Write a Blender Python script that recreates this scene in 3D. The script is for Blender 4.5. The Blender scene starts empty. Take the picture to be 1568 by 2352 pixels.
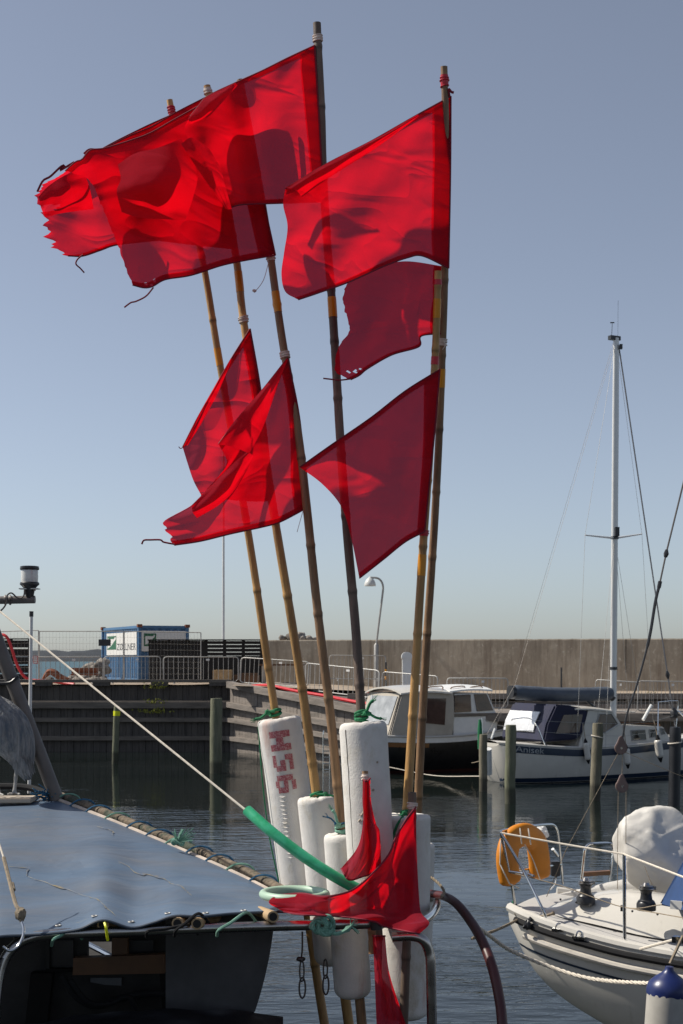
import bpy, bmesh, math, random
from mathutils import Vector, Matrix, noise
R = math.radians
rnd = random.Random(7)

# ---------------------------------------------------------------- camera, sky, sun, exposure
C = bpy.context.scene
CAMZ, FPX, CX, HY = 3.4, 3267.0, 784.0, 1515.0      # eye height, focal length / centre / horizon of the picture (1568 x 2352 units)
cam = bpy.data.cameras.new('camera')
cam.sensor_fit = 'VERTICAL'; cam.sensor_height = 36; cam.sensor_width = 24; cam.lens = 50.0
cam.shift_y = (HY - 1176.0) / 2352.0
cam.clip_start = 0.05; cam.clip_end = 20000
cam.dof.use_dof = True; cam.dof.focus_distance = 6.5; cam.dof.aperture_fstop = 15
camo = bpy.data.objects.new('camera', cam); C.collection.objects.link(camo)
camo.location = (0, 0, CAMZ); camo.rotation_euler = (R(90), 0, 0)
C.camera = camo
SUN_AZ, SUN_EL = R(-78), R(47)                      # azimuth from the view direction, left negative
w = bpy.data.worlds.new('World'); C.world = w; w.use_nodes = True
nt = w.node_tree; bg = nt.nodes['Background']
sky = nt.nodes.new('ShaderNodeTexSky'); sky.sky_type = 'NISHITA'; sky.sun_disc = False
sky.sun_elevation = SUN_EL; sky.sun_rotation = SUN_AZ
sky.air_density = 0.78; sky.dust_density = 0.75; sky.ozone_density = 3.4
hs = nt.nodes.new('ShaderNodeHueSaturation'); hs.inputs['Saturation'].default_value = .62; hs.inputs['Value'].default_value = 1.0
nt.links.new(sky.outputs[0], hs.inputs['Color']); nt.links.new(hs.outputs[0], bg.inputs[0]); bg.inputs[1].default_value = 0.102
sl = bpy.data.lights.new('sun', 'SUN'); sl.energy = 5.0; sl.angle = R(0.5); sl.color = (1.0, 0.94, 0.84)
so = bpy.data.objects.new('sun', sl); C.collection.objects.link(so)
SD = Vector((math.sin(SUN_AZ)*math.cos(SUN_EL), math.cos(SUN_AZ)*math.cos(SUN_EL), math.sin(SUN_EL)))
so.rotation_euler = SD.to_track_quat('Z', 'Y').to_euler(); so.location = (-20, 5, 30)
C.view_settings.view_transform = 'Standard'; C.view_settings.look = 'None'
C.view_settings.exposure = 0.14; C.view_settings.gamma = 1.0
C.render.engine = 'CYCLES'
C.cycles.max_bounces = 8; C.cycles.transparent_max_bounces = 24; C.cycles.transmission_bounces = 6

# ---------------------------------------------------------------- helpers
V = Vector
def P(x, y, d):
    return V(((x - CX) / FPX * d, d, CAMZ - (y - HY) / FPX * d))
class Fr:
    """an upright plane through (ox, oy): u runs along it, v points away from the viewer's side"""
    def __init__(s, ox, oy, deg=0.0):
        a = R(deg); s.o = V((ox, oy)); s.u = V((math.cos(a), math.sin(a))); s.v = V((-math.sin(a), math.cos(a))); s.ang = a
    def pt(s, px, py, lat=0.0):
        a = (px - CX) / FPX
        t = (s.o.dot(s.v) + lat) / (a * s.v.x + s.v.y)
        return V((a * t, t, CAMZ - (py - HY) / FPX * t))
    def sp(s, x, lat, z):
        q = s.o + s.u * x + s.v * lat
        return V((q.x, q.y, z))
    def V3(s, lat): return V((s.v.x, s.v.y, 0)) * lat
    def x_of(s, p): return (V((p.x, p.y)) - s.o).dot(s.u)

def cr(pts, n, closed=False):
    """n+1 points along a Catmull-Rom curve, even in length"""
    pts = [V(p) for p in pts]
    if len(pts) == 2: dense = [pts[0].lerp(pts[1], i/40) for i in range(41)]
    else:
        dense = []
        ex = [pts[0]*2 - pts[1]] + pts + [pts[-1]*2 - pts[-2]]
        for i in range(1, len(ex)-2):
            a, b, c, d = ex[i-1], ex[i], ex[i+1], ex[i+2]
            for k in range(16):
                t = k/16
                dense.append(0.5*((2*b) + (c-a)*t + (2*a-5*b+4*c-d)*t*t + (3*b-a-3*c+d)*t**3))
        dense.append(pts[-1])
    return resample(dense, n)
def resample(dense, n):
    L = [0.0]
    for a, b in zip(dense, dense[1:]): L.append(L[-1] + (b-a).length)
    out = []; j = 0
    for i in range(n+1):
        s = L[-1]*i/n
        while j < len(L)-2 and L[j+1] < s: j += 1
        e = L[j+1]-L[j]
        out.append(dense[j].lerp(dense[j+1], (s-L[j])/e if e > 1e-9 else 0))
    return out

class MB:
    def __init__(s): s.v = []; s.f = []; s.c = []; s.uv = None
    def add(s, vs, fs, col=1.0):
        k = len(s.v); s.v += [V(q) for q in vs]; s.f += [tuple(i+k for i in f) for f in fs]
        s.c += list(col) if isinstance(col, (list, tuple)) else [col]*len(vs)
        return k
    def box(s, c, sz, rz=0.0, m=None):
        hx, hy, hz = sz[0]/2, sz[1]/2, sz[2]/2
        vs = [V((x, y, z)) for x in (-hx, hx) for y in (-hy, hy) for z in (-hz, hz)]
        M3 = m if m else Matrix.Rotation(rz, 3, 'Z')
        vs = [M3 @ q + V(c) for q in vs]
        s.add(vs, [(0,1,3,2),(4,6,7,5),(0,4,5,1),(2,3,7,6),(0,2,6,4),(1,5,7,3)]); return s
    def prism(s, pts, off):
        n = len(pts); off = V(off)
        vs = [V(p) for p in pts] + [V(p)+off for p in pts]
        s.add(vs, [tuple(range(n)), tuple(range(2*n-1, n-1, -1))] + [(i, (i+1) % n, n+(i+1) % n, n+i) for i in range(n)]); return s
    def tube(s, pts, r, seg=8, caps=True, col=None, flat=None):
        pts = [V(p) for p in pts]; n = len(pts)
        rs = r if isinstance(r, (list, tuple)) else [r]*n
        ref = None; base = len(s.v); vs = []; cs = []
        for i in range(n):
            t = (pts[min(i+1, n-1)] - pts[max(i-1, 0)])
            if t.length < 1e-9: t = V((0, 0, 1))
            t.normalize()
            if ref is None:
                ref = t.orthogonal().normalized() if abs(t.z) < .9 else (V((0, 1, 0)) - t*t.y).normalized()
            else: ref = (ref - t*ref.dot(t)).normalized()
            b = t.cross(ref)
            for k in range(seg):
                a = 2*math.pi*k/seg
                vs.append(pts[i] + (ref*math.cos(a) + b*math.sin(a))*rs[i])
            cs += [col[i] if col else 1.0]*seg
        fs = [(i*seg+k, i*seg+(k+1) % seg, (i+1)*seg+(k+1) % seg, (i+1)*seg+k) for i in range(n-1) for k in range(seg)]
        if caps: fs += [tuple(range(seg-1, -1, -1)), tuple((n-1)*seg+k for k in range(seg))]
        s.add(vs, fs, cs); return s
    def rope(s, pts, r, seg=5, pitch=None, n=None):
        """three-strand laid rope"""
        L = sum((b-a).length for a, b in zip(pts, pts[1:]))
        pitch = pitch or r*9; n = n or min(600, max(8, int(L/pitch*9)))
        c = resample([V(p) for p in pts], n); ph = 0
        for k in range(3):
            q = []
            for i in range(n+1):
                t = (c[min(i+1, n)]-c[max(i-1, 0)]).normalized()
                a = t.orthogonal().normalized() if abs(t.z) < .95 else V((1, 0, 0))
                a = (V((0, 0, 1)) - t*t.z) if abs(t.z) < .9 else (V((0, 1, 0)) - t*t.y)
                a.normalize(); b = t.cross(a); th = 2*math.pi*(i/n*L/pitch + k/3)
                q.append(c[i] + (a*math.cos(th)+b*math.sin(th))*r*.5)
            s.tube(q, r*.56, seg)
        return s
    def grid(s, G, skip=None, col=None):
        m = len(G); n = len(G[0])
        vs = [q for row in G for q in row]
        fs = [(i*n+j, i*n+j+1, (i+1)*n+j+1, (i+1)*n+j) for i in range(m-1) for j in range(n-1) if not (skip and skip(i/(m-1), j/(n-1)))]
        s.add(vs, fs, [c for row in col for c in row] if col else 1.0); return s
    def blob(s, c, sz, sub=2, amp=.15, freq=1.5, seed=0, m=None):
        bm = bmesh.new(); bmesh.ops.create_icosphere(bm, subdivisions=sub, radius=1)
        vs = []
        for q in bm.verts:
            p = q.co.copy(); k = 1 + amp*noise.noise(p*freq + V((seed*7.3, seed*3.1, seed))) + amp*.5*noise.noise(p*freq*2.7 + V((seed, 0, seed*5)))
            p = V((p.x*sz[0], p.y*sz[1], p.z*sz[2]))*k
            vs.append((m @ p if m else p) + V(c))
        s.add(vs, [tuple(q.index for q in f.verts) for f in bm.faces]); bm.free(); return s
    def build(s, name, mat, parent=None, smooth=True, local=False, bevel=0.0, angle=40, recalc=True, kind=None):
        me = bpy.data.meshes.new(name)
        org = V((0, 0, 0)); loc = V((0, 0, 0))
        if parent is None and not local:
            lo = V((min(q[i] for q in s.v) for i in range(3))); hi = V((max(q[i] for q in s.v) for i in range(3)))
            org = V(((lo.x+hi.x)/2, (lo.y+hi.y)/2, lo.z)); loc = org
        elif parent is not None and not local:
            loc = -V(parent.location) if parent.parent is None else V((0, 0, 0))
            if parent.type == 'MESH' and parent.parent is None: loc = -V(parent.location)
        me.from_pydata([q-org for q in s.v], [], s.f)
        bm = bmesh.new(); bm.from_mesh(me)
        if recalc: bmesh.ops.recalc_face_normals(bm, faces=bm.faces)
        if bevel:
            es = [e for e in bm.edges if len(e.link_faces) == 2 and e.calc_face_angle(0) > .5]
            bmesh.ops.bevel(bm, geom=es, offset=bevel, segments=2, affect='EDGES', clamp_overlap=True)
        bm.to_mesh(me); bm.free()
        if any(abs(q-1) > 1e-6 for q in s.c) and len(me.vertices) == len(s.c):
            at = me.attributes.new('shade', 'FLOAT', 'POINT')
            at.data.foreach_set('value', s.c)
        me.polygons.foreach_set('use_smooth', [bool(smooth)]*len(me.polygons))
        if smooth: me.set_sharp_from_angle(angle=R(angle))
        for mm in (mat if isinstance(mat, list) else [mat]): me.materials.append(mm)
        o = bpy.data.objects.new(name, me); C.collection.objects.link(o)
        o.location = loc
        if parent: o.parent = parent
        if kind: o['kind'] = kind
        return o

def tag(o, label=None, cat=None, group=None, kind=None):
    for k, q in (('label', label), ('category', cat), ('group', group), ('kind', kind)):
        if q: o[k] = q
    return o
def thing(name, label, cat, loc, group=None):
    o = bpy.data.objects.new(name, None); C.collection.objects.link(o); o.location = loc
    o.empty_display_size = .2
    return tag(o, label, cat, group)
def copy_tree(o, parent=None):
    c = o.copy(); C.collection.objects.link(c); c.parent = parent
    for ch in [q for q in bpy.data.objects if q.parent == o]: copy_tree(ch, c)
    return c
def text_mb(s, size, place, font_scale_x=1.0, sub=0):
    """MB of the outline text s; place(x, y) -> world point"""
    cu = bpy.data.curves.new('t', 'FONT'); cu.body = s; cu.size = size; cu.fill_mode = 'FRONT' if hasattr(cu, 'fill_mode') else cu.fill_mode
    o = bpy.data.objects.new('t', cu); C.collection.objects.link(o)
    dg = bpy.context.evaluated_depsgraph_get(); me = bpy.data.meshes.new_from_object(o.evaluated_get(dg))
    b = MB(); b.add([place(q.co.x*font_scale_x, q.co.y) for q in me.vertices], [tuple(p.vertices) for p in me.polygons])
    wd = max(q.co.x for q in me.vertices)*font_scale_x
    C.collection.objects.unlink(o); bpy.data.objects.remove(o); bpy.data.meshes.remove(me); bpy.data.curves.remove(cu)
    return b

# ---------------------------------------------------------------- materials
MATS = {}
def mat(name, col, rough=.6, metal=0.0, var=.18, scale=6.0, bump=0.0, bscale=40.0, col2=None, c2=(.5, .62), stretch=(1, 1, 1), spec=.5, coat=0.0, sheen=0.0, shade=False, detail=6):
    m = bpy.data.materials.new(name); m.use_nodes = True; t = m.node_tree; N = t.nodes; Lk = t.links
    b = N['Principled BSDF']; b.inputs['Roughness'].default_value = rough; b.inputs['Metallic'].default_value = metal
    b.inputs['Specular IOR Level'].default_value = spec; b.inputs['Coat Weight'].default_value = coat
    b.inputs['Sheen Weight'].default_value = sheen
    tc = N.new('ShaderNodeTexCoord'); mp = N.new('ShaderNodeMapping'); mp.inputs['Scale'].default_value = stretch
    Lk.new(tc.outputs['Object'], mp.inputs[0])
    n1 = N.new('ShaderNodeTexNoise'); n1.inputs['Scale'].default_value = scale; n1.inputs['Detail'].default_value = detail; n1.inputs['Roughness'].default_value = .62
    Lk.new(mp.outputs[0], n1.inputs['Vector'])
    r1 = N.new('ShaderNodeValToRGB'); e = r1.color_ramp.elements
    e[0].position = .3; e[1].position = .72
    e[0].color = tuple(c*(1-var) for c in col)+(1,); e[1].color = tuple(min(1, c*(1+var)) for c in col)+(1,)
    Lk.new(n1.outputs['Fac'], r1.inputs[0]); out = r1.outputs[0]
    if col2:
        n2 = N.new('ShaderNodeTexNoise'); n2.inputs['Scale'].default_value = scale*.45; n2.inputs['Detail'].default_value = 9; n2.inputs['Roughness'].default_value = .7
        mp2 = N.new('ShaderNodeMapping'); mp2.inputs['Scale'].default_value = stretch; mp2.inputs['Location'].default_value = (3.3, 7.1, 1.7)
        Lk.new(tc.outputs['Object'], mp2.inputs[0]); Lk.new(mp2.outputs[0], n2.inputs['Vector'])
        r2 = N.new('ShaderNodeValToRGB'); r2.color_ramp.elements[0].position = c2[0]; r2.color_ramp.elements[1].position = c2[1]
        Lk.new(n2.outputs['Fac'], r2.inputs[0])
        mx = N.new('ShaderNodeMix'); mx.data_type = 'RGBA'; Lk.new(r2.outputs[0], mx.inputs[0]); Lk.new(out, mx.inputs[6]); mx.inputs[7].default_value = tuple(col2)+(1,)
        out = mx.outputs[2]
    if shade:
        at = N.new('ShaderNodeAttribute'); at.attribute_name = 'shade'
        mx = N.new('ShaderNodeVectorMath'); mx.operation = 'SCALE'; Lk.new(out, mx.inputs[0]); Lk.new(at.outputs['Fac'], mx.inputs['Scale']); out = mx.outputs[0]
    Lk.new(out, b.inputs['Base Color'])
    rr = N.new('ShaderNodeMapRange'); rr.inputs[3].default_value = max(0.02, rough-.1); rr.inputs[4].default_value = min(1, rough+.12)
    Lk.new(n1.outputs['Fac'], rr.inputs[0]); Lk.new(rr.outputs[0], b.inputs['Roughness'])
    if bump:
        n3 = N.new('ShaderNodeTexNoise'); n3.inputs['Scale'].default_value = bscale; n3.inputs['Detail'].default_value = 4
        Lk.new(mp.outputs[0], n3.inputs['Vector'])
        bp = N.new('ShaderNodeBump'); bp.inputs['Strength'].default_value = bump; bp.inputs['Distance'].default_value = .02
        Lk.new(n3.outputs['Fac'], bp.inputs['Height']); Lk.new(bp.outputs[0], b.inputs['Normal'])
    MATS[name] = m; return m

foam = mat('foam', (.66, .63, .585), .85, var=.07, scale=14, bump=.16, bscale=150, col2=(.62, .56, .47), c2=(.60, .74), spec=.2)
bam_l = mat('bamboo_tan', (.44, .25, .085), .5, var=.22, scale=9, stretch=(6, 6, .6), col2=(.24, .12, .045), c2=(.5, .75), shade=True, bump=.15, bscale=30)
bam_m = mat('bamboo_brown', (.27, .155, .075), .55, var=.25, scale=9, stretch=(6, 6, .6), col2=(.13, .075, .045), c2=(.45, .7), shade=True, bump=.15, bscale=30)
bam_d = mat('bamboo_grey', (.16, .115, .085), .6, var=.28, scale=9, stretch=(6, 6, .6), col2=(.085, .05, .035), c2=(.4, .7), shade=True, bump=.15, bscale=30)
tape_y = mat('yellow_tape', (.62, .25, .004), .4, var=.1)
tape_r = mat('red_tape', (.5, .012, .03), .4, var=.15)
tape_w = mat('whipping_twine', (.62, .52, .45), .7, var=.2, scale=60)
rope_g = mat('green_rope', (.01, .16, .06), .8, var=.4, scale=60)
rope_b = mat('blue_rope', (.02, .10, .19), .8, var=.4, scale=60)
rope_t = mat('pale_green_rope', (.16, .32, .24), .85, var=.35, scale=50)
rope_w = mat('white_rope', (.62, .56, .47), .85, var=.2, scale=50)
rope_br = mat('brown_rope', (.25, .2, .14), .85, var=.3, scale=50)
steel = mat('brushed_steel', (.42, .40, .38), .28, 1.0, var=.15, scale=12, col2=(.2, .15, .12), c2=(.62, .8))
chrome = mat('polished_steel', (.7, .7, .68), .14, 1.0, var=.08)
galv = mat('galvanised_steel', (.34, .335, .32), .55, .3, var=.15, scale=5)
gel = mat('gelcoat_white', (.60, .57, .51), .22, var=.05, scale=3, coat=.2, col2=(.55, .51, .44), c2=(.6, .85))
gel_s = mat('deck_grey', (.50, .48, .45), .7, var=.06, scale=20, bump=.1, bscale=200)
white_p = mat('white_paint', (.72, .72, .70), .4, var=.06)
black_r = mat('black_rubber', (.016, .016, .017), .75, var=.3, scale=8, spec=.2)
black_p = mat('black_plastic', (.025, .025, .027), .35, var=.2)
navy = mat('navy_canvas', (.014, .016, .042), .85, var=.25, scale=5, sheen=.08)
navy_s = mat('navy_stripe', (.012, .025, .05), .35, var=.15)
beige = mat('beige_canvas', (.42, .38, .32), .85, var=.1, scale=3, bump=.2, bscale=5)
glass_d = mat('dark_window', (.02, .02, .02), .08, var=.3, spec=.8)
glass_g = mat('hazy_window', (.33, .34, .34), .18, var=.3, scale=3, spec=.8, bump=.1, bscale=6)
glass_c = mat('cabin_window', (.075, .042, .028), .12, var=.5, scale=2.5, spec=.8)
wood_d = mat('quay_timber_dark', (.085, .074, .064), .85, var=.45, scale=2.5, stretch=(3, 3, .35), bump=.4, bscale=14, col2=(.10, .085, .07), c2=(.5, .7))
wood_g = mat('quay_timber_grey', (.21, .18, .155), .85, var=.3, scale=3, stretch=(.5, .5, 3), bump=.3, bscale=14, col2=(.11, .095, .08), c2=(.5, .7))
wood_b = mat('beam_timber', (.16, .135, .11), .85, var=.35, scale=3, stretch=(.4, .4, 3), bump=.3, bscale=14)
wood_k = mat('tarred_wood', (.010, .009, .008), .8, var=.4, scale=4)
wood_n = mat('new_wood', (.40, .27, .14), .7, var=.2, scale=6)
wood_r = mat('brown_wood', (.13, .065, .03), .6, var=.3, scale=5)
pile_m = mat('pile_wood', (.16, .14, .10), .85, var=.35, scale=4, stretch=(3, 3, .5), bump=.4, bscale=12, col2=(.09, .10, .055), c2=(.45, .7))
sand = mat('sandy_ground', (.34, .27, .20), .95, var=.2, scale=1.2, bump=.5, bscale=6, col2=(.24, .19, .14), c2=(.5, .65))
conc = mat('concrete', (.34, .295, .235), .9, var=.2, scale=.9, stretch=(1, 1, .5), bump=.3, bscale=8, col2=(.25, .215, .17), c2=(.42, .66))
conc2 = mat('concrete_patch', (.42, .36, .29), .9, var=.2, scale=2)
rock_m = mat('granite', (.21, .185, .16), .9, var=.35, scale=2.5, bump=.6, bscale=5, col2=(.16, .14, .13), c2=(.5, .65))
rust = mat('rusty_steel', (.20, .065, .03), .8, var=.4, scale=5)
cont_b = mat('container_blue', (.055, .145, .28), .5, var=.15, scale=2, col2=(.03, .09, .19), c2=(.55, .8))
panel_w = mat('sign_white', (.66, .65, .62), .4, var=.04)
green_s = mat('sign_green', (.006, .10, .035), .4, var=.1)
black_s = mat('sign_black', (.012, .012, .014), .4, var=.1)
red_hose = mat('red_hose', (.55, .02, .025), .4, var=.12)
green_h = mat('green_hose', (.03, .36, .16), .3, var=.1, scale=30, col2=(.05, .42, .22), c2=(.45, .55))
pale_h = mat('pale_green_hose', (.36, .50, .38), .45, var=.12, scale=8)
dark_h = mat('dark_red_hose', (.055, .012, .012), .42, var=.5, scale=3, col2=(.10, .012, .012), c2=(.5, .62))
orange = mat('orange_vinyl', (.58, .195, .004), .5, var=.12, scale=5, bump=.2, bscale=14)
wrap = mat('white_wrap', (.56, .535, .49), .5, var=.08, scale=4, bump=.3, bscale=7, col2=(.46, .43, .37), c2=(.5, .75))
blue_c = mat('blue_canvas', (.03, .075, .20), .75, var=.15)
blue_v = mat('blue_vinyl', (.010, .020, .10), .35, var=.1)
grey_h = mat('heron_grey', (.24, .235, .23), .8, var=.4, scale=22, stretch=(2.2, 2.2, .35), bump=.9, bscale=30, col2=(.08, .10, .125), c2=(.48, .66))
grey_p = mat('grey_pole', (.13, .115, .105), .5, .2, var=.25, scale=7)
dark_b = mat('boat_interior_shade', (.018, .017, .016), .9, var=.35, scale=3, spec=.1)  # shade under the tarpaulin put into the colour
dark_w = mat('boat_white_darkened', (.05, .048, .046), .9, var=.4, scale=3, spec=.1)  # white paint made dark in the colour to stand in for shade
jacket = mat('black_cover', (.008, .008, .011), .6, var=.4, scale=4, bump=.5, bscale=9)
leaf_m = mat('weed_leaf', (.20, .20, .02), .8, var=.4, scale=30)
leaf_t = mat('hazed_shore_foliage', (.026, .032, .040), .95, var=.35, scale=.05, bump=.6, bscale=.06)  # distance haze put into the foliage colour as a dark blue-grey
lamp_w = mat('lamp_shade', (.60, .60, .57), .4, var=.08, scale=8)
lamp_g = mat('frosted_glass', (.62, .62, .60), .12, var=.06, scale=9, spec=.7)
water_red = mat('antifoul', (.05, .012, .01), .6, var=.3)
hull_k = mat('black_hull', (.010, .010, .011), .3, var=.4)
varnish = mat('varnished_wood', (.20, .085, .025), .35, var=.25, scale=5)
yellow_b = mat('hi_vis_yellow', (.78, .80, .01), .5, var=.06)
tarp_m = mat('tarp_blue', (.082, .122, .180), .45, var=.16, scale=1.6, stretch=(.7, 2.4, 1), bump=.25, bscale=2.2, col2=(.115, .125, .145), c2=(.45, .68), spec=.45)

def random_tint(m, lo, hi):
    t = m.node_tree; N = t.nodes; b = N['Principled BSDF']; src = b.inputs['Base Color'].links[0].from_socket
    oi = N.new('ShaderNodeObjectInfo'); mr = N.new('ShaderNodeMapRange'); mr.inputs[3].default_value = lo; mr.inputs[4].default_value = hi
    v = N.new('ShaderNodeVectorMath'); v.operation = 'SCALE'; t.links.new(oi.outputs['Random'], mr.inputs[0]); t.links.new(src, v.inputs[0]); t.links.new(mr.outputs[0], v.inputs['Scale']); t.links.new(v.outputs[0], b.inputs['Base Color'])
random_tint(rock_m, .55, 1.45)
def stain_nodes(m, col, scale, lo, hi, stretch=(1, 1, 1)):
    t = m.node_tree; N = t.nodes; Lk = t.links; b = N['Principled BSDF']
    src = b.inputs['Base Color'].links[0].from_socket
    tc = N.new('ShaderNodeTexCoord'); mp = N.new('ShaderNodeMapping'); mp.inputs['Scale'].default_value = stretch; mp.inputs['Location'].default_value = (9.1, 2.2, 5.5)
    n = N.new('ShaderNodeTexNoise'); n.inputs['Scale'].default_value = scale; n.inputs['Detail'].default_value = 10; n.inputs['Roughness'].default_value = .72
    r = N.new('ShaderNodeValToRGB'); r.color_ramp.elements[0].position = lo; r.color_ramp.elements[1].position = hi
    x = N.new('ShaderNodeMix'); x.data_type = 'RGBA'
    Lk.new(tc.outputs['Object'], mp.inputs[0]); Lk.new(mp.outputs[0], n.inputs['Vector']); Lk.new(n.outputs['Fac'], r.inputs[0])
    Lk.new(r.outputs[0], x.inputs[0]); Lk.new(src, x.inputs[6]); x.inputs[7].default_value = tuple(col)+(1,); Lk.new(x.outputs[2], b.inputs['Base Color'])
stain_nodes(conc, (.38, .34, .275), 2.2, .50, .68)
stain_nodes(conc, (.46, .42, .35), 3.4, .60, .66)
stain_nodes(conc, (.19, .16, .125), .9, .50, .72, (2.2, 2.2, .16))
stain_nodes(conc, (.15, .115, .085), .8, .50, .72, (3, 3, .25))
stain_nodes(foam, (.50, .30, .24), 2.2, .62, .80, (3, 3, .5))
stain_nodes(foam, (.46, .40, .29), 5.0, .56, .72, (1, 1, .6))
stain_nodes(foam, (.22, .19, .16), 42, .70, .76)
stain_nodes(gel, (.42, .39, .33), 5, .58, .8, (1.6, 1.6, .18))

def cloth_mat():
    m = bpy.data.materials.new('red_flag_cloth'); m.use_nodes = True; t = m.node_tree; N = t.nodes; Lk = t.links
    for n in list(N): N.remove(n)
    out = N.new('ShaderNodeOutputMaterial')
    tc = N.new('ShaderNodeTexCoord'); n1 = N.new('ShaderNodeTexNoise'); n1.inputs['Scale'].default_value = 5; n1.inputs['Detail'].default_value = 8
    Lk.new(tc.outputs['Object'], n1.inputs['Vector'])
    def ramp(a, b):
        r = N.new('ShaderNodeValToRGB'); r.color_ramp.elements[0].position = .3; r.color_ramp.elements[1].position = .7
        r.color_ramp.elements[0].color = a+(1,); r.color_ramp.elements[1].color = b+(1,); Lk.new(n1.outputs['Fac'], r.inputs[0]); return r.outputs[0]
    df = N.new('ShaderNodeBsdfDiffuse'); Lk.new(ramp((.40, .022, .042), (.50, .032, .055)), df.inputs[0]); df.inputs[1].default_value = .4
    tl = N.new('ShaderNodeBsdfTranslucent'); Lk.new(ramp((.78, .0010, .007), (.90, .0016, .010)), tl.inputs[0])
    sh = N.new('ShaderNodeBsdfSheen'); sh.inputs[0].default_value = (.5, .16, .2, 1); sh.inputs[1].default_value = .45
    tp = N.new('ShaderNodeBsdfTransparent'); tp.inputs[0].default_value = (1, .66, .95, 1)
    m1 = N.new('ShaderNodeMixShader'); m1.inputs[0].default_value = .54; Lk.new(df.outputs[0], m1.inputs[1]); Lk.new(tl.outputs[0], m1.inputs[2])
    m2 = N.new('ShaderNodeMixShader'); m2.inputs[0].default_value = .10; Lk.new(m1.outputs[0], m2.inputs[1]); Lk.new(sh.outputs[0], m2.inputs[2])
    m3 = N.new('ShaderNodeMixShader'); m3.inputs[0].default_value = .045; Lk.new(m2.outputs[0], m3.inputs[1]); Lk.new(tp.outputs[0], m3.inputs[2])
    n2 = N.new('ShaderNodeTexNoise'); n2.inputs['Scale'].default_value = 26; n2.inputs['Detail'].default_value = 5; Lk.new(tc.outputs['Object'], n2.inputs['Vector'])
    bp = N.new('ShaderNodeBump'); bp.inputs['Strength'].default_value = .10; bp.inputs['Distance'].default_value = .02; Lk.new(n2.outputs['Fac'], bp.inputs['Height'])
    wv = N.new('ShaderNodeTexNoise'); wv.inputs['Scale'].default_value = 2.6; wv.inputs['Detail'].default_value = 1.5; wv.inputs['Distortion'].default_value = .8
    mpw = N.new('ShaderNodeMapping'); mpw.inputs['Scale'].default_value = (1, 1, 2.4); mpw.inputs['Rotation'].default_value = (0, R(28), 0)
    Lk.new(tc.outputs['Object'], mpw.inputs[0]); Lk.new(mpw.outputs[0], wv.inputs['Vector'])
    ab = N.new('ShaderNodeMath'); ab.operation = 'PINGPONG'; ab.inputs[1].default_value = .24; Lk.new(wv.outputs['Fac'], ab.inputs[0])
    b2 = N.new('ShaderNodeBump'); b2.inputs['Strength'].default_value = .5; b2.inputs['Distance'].default_value = .10
    Lk.new(ab.outputs[0], b2.inputs['Height']); Lk.new(bp.outputs[0], b2.inputs['Normal'])
    for s in (df, tl): Lk.new(b2.outputs[0], s.inputs['Normal'])
    Lk.new(m3.outputs[0], out.inputs[0]); return m
cloth = cloth_mat()
hem_m = mat('red_hem', (.20, .006, .022), .8, var=.25, scale=20)

def water_mat(name='harbour_water', base=(.008, .012, .011, 1), rough=.03, s0=.16, s1=.95):
    m = bpy.data.materials.new(name); m.use_nodes = True; t = m.node_tree; N = t.nodes; Lk = t.links
    b = N['Principled BSDF']; b.inputs['Base Color'].default_value = base; b.inputs['Roughness'].default_value = rough
    b.inputs['IOR'].default_value = 1.33
    tc = N.new('ShaderNodeTexCoord')
    def nz(scale, st, det, dist=0):
        mp = N.new('ShaderNodeMapping'); mp.inputs['Scale'].default_value = st; mp.inputs['Rotation'].default_value = (0, 0, R(-9)); Lk.new(tc.outputs['Object'], mp.inputs[0])
        n = N.new('ShaderNodeTexNoise'); n.inputs['Scale'].default_value = scale; n.inputs['Detail'].default_value = det; n.inputs['Distortion'].default_value = dist
        Lk.new(mp.outputs[0], n.inputs['Vector']); return n.outputs['Fac']
    a1 = nz(2.2, (.55, 1.5, 1), 3, .4); a2 = nz(6.5, (.6, 1.4, 1), 4, .3); a3 = nz(.28, (.6, 1.3, 1), 3, .6)
    ad = N.new('ShaderNodeMath'); ad.operation = 'MULTIPLY_ADD'; Lk.new(a2, ad.inputs[0]); ad.inputs[1].default_value = .38; Lk.new(a1, ad.inputs[2])
    # gusts: rougher and calmer patches
    mr = N.new('ShaderNodeMapRange'); mr.inputs[1].default_value = .35; mr.inputs[2].default_value = .65; mr.inputs[3].default_value = s0; mr.inputs[4].default_value = s1
    Lk.new(a3, mr.inputs[0])
    bp = N.new('ShaderNodeBump'); bp.inputs['Distance'].default_value = .055; sx = N.new('ShaderNodeSeparateXYZ'); Lk.new(tc.outputs['Object'], sx.inputs[0])
    sy = N.new('ShaderNodeMapRange'); sy.inputs[1].default_value = 13; sy.inputs[2].default_value = 32; sy.inputs[3].default_value = 1.0; sy.inputs[4].default_value = .30
    Lk.new(sx.outputs[1], sy.inputs[0]); ml = N.new('ShaderNodeMath'); ml.operation = 'MULTIPLY'; Lk.new(mr.outputs[0], ml.inputs[0]); Lk.new(sy.outputs[0], ml.inputs[1])
    Lk.new(ml.outputs[0], bp.inputs['Strength']); Lk.new(ad.outputs[0], bp.inputs['Height'])
    Lk.new(bp.outputs[0], b.inputs['Normal']); return m
water = water_mat()

# ================================================================ SETTING
b = MB(); b.add([(-4000, -60, 0), (4000, -60, 0), (4000, 9000, 0), (-4000, 9000, 0)], [(0, 1, 2, 3)])
b.build('water', water, smooth=False, kind='structure', local=True)

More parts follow.
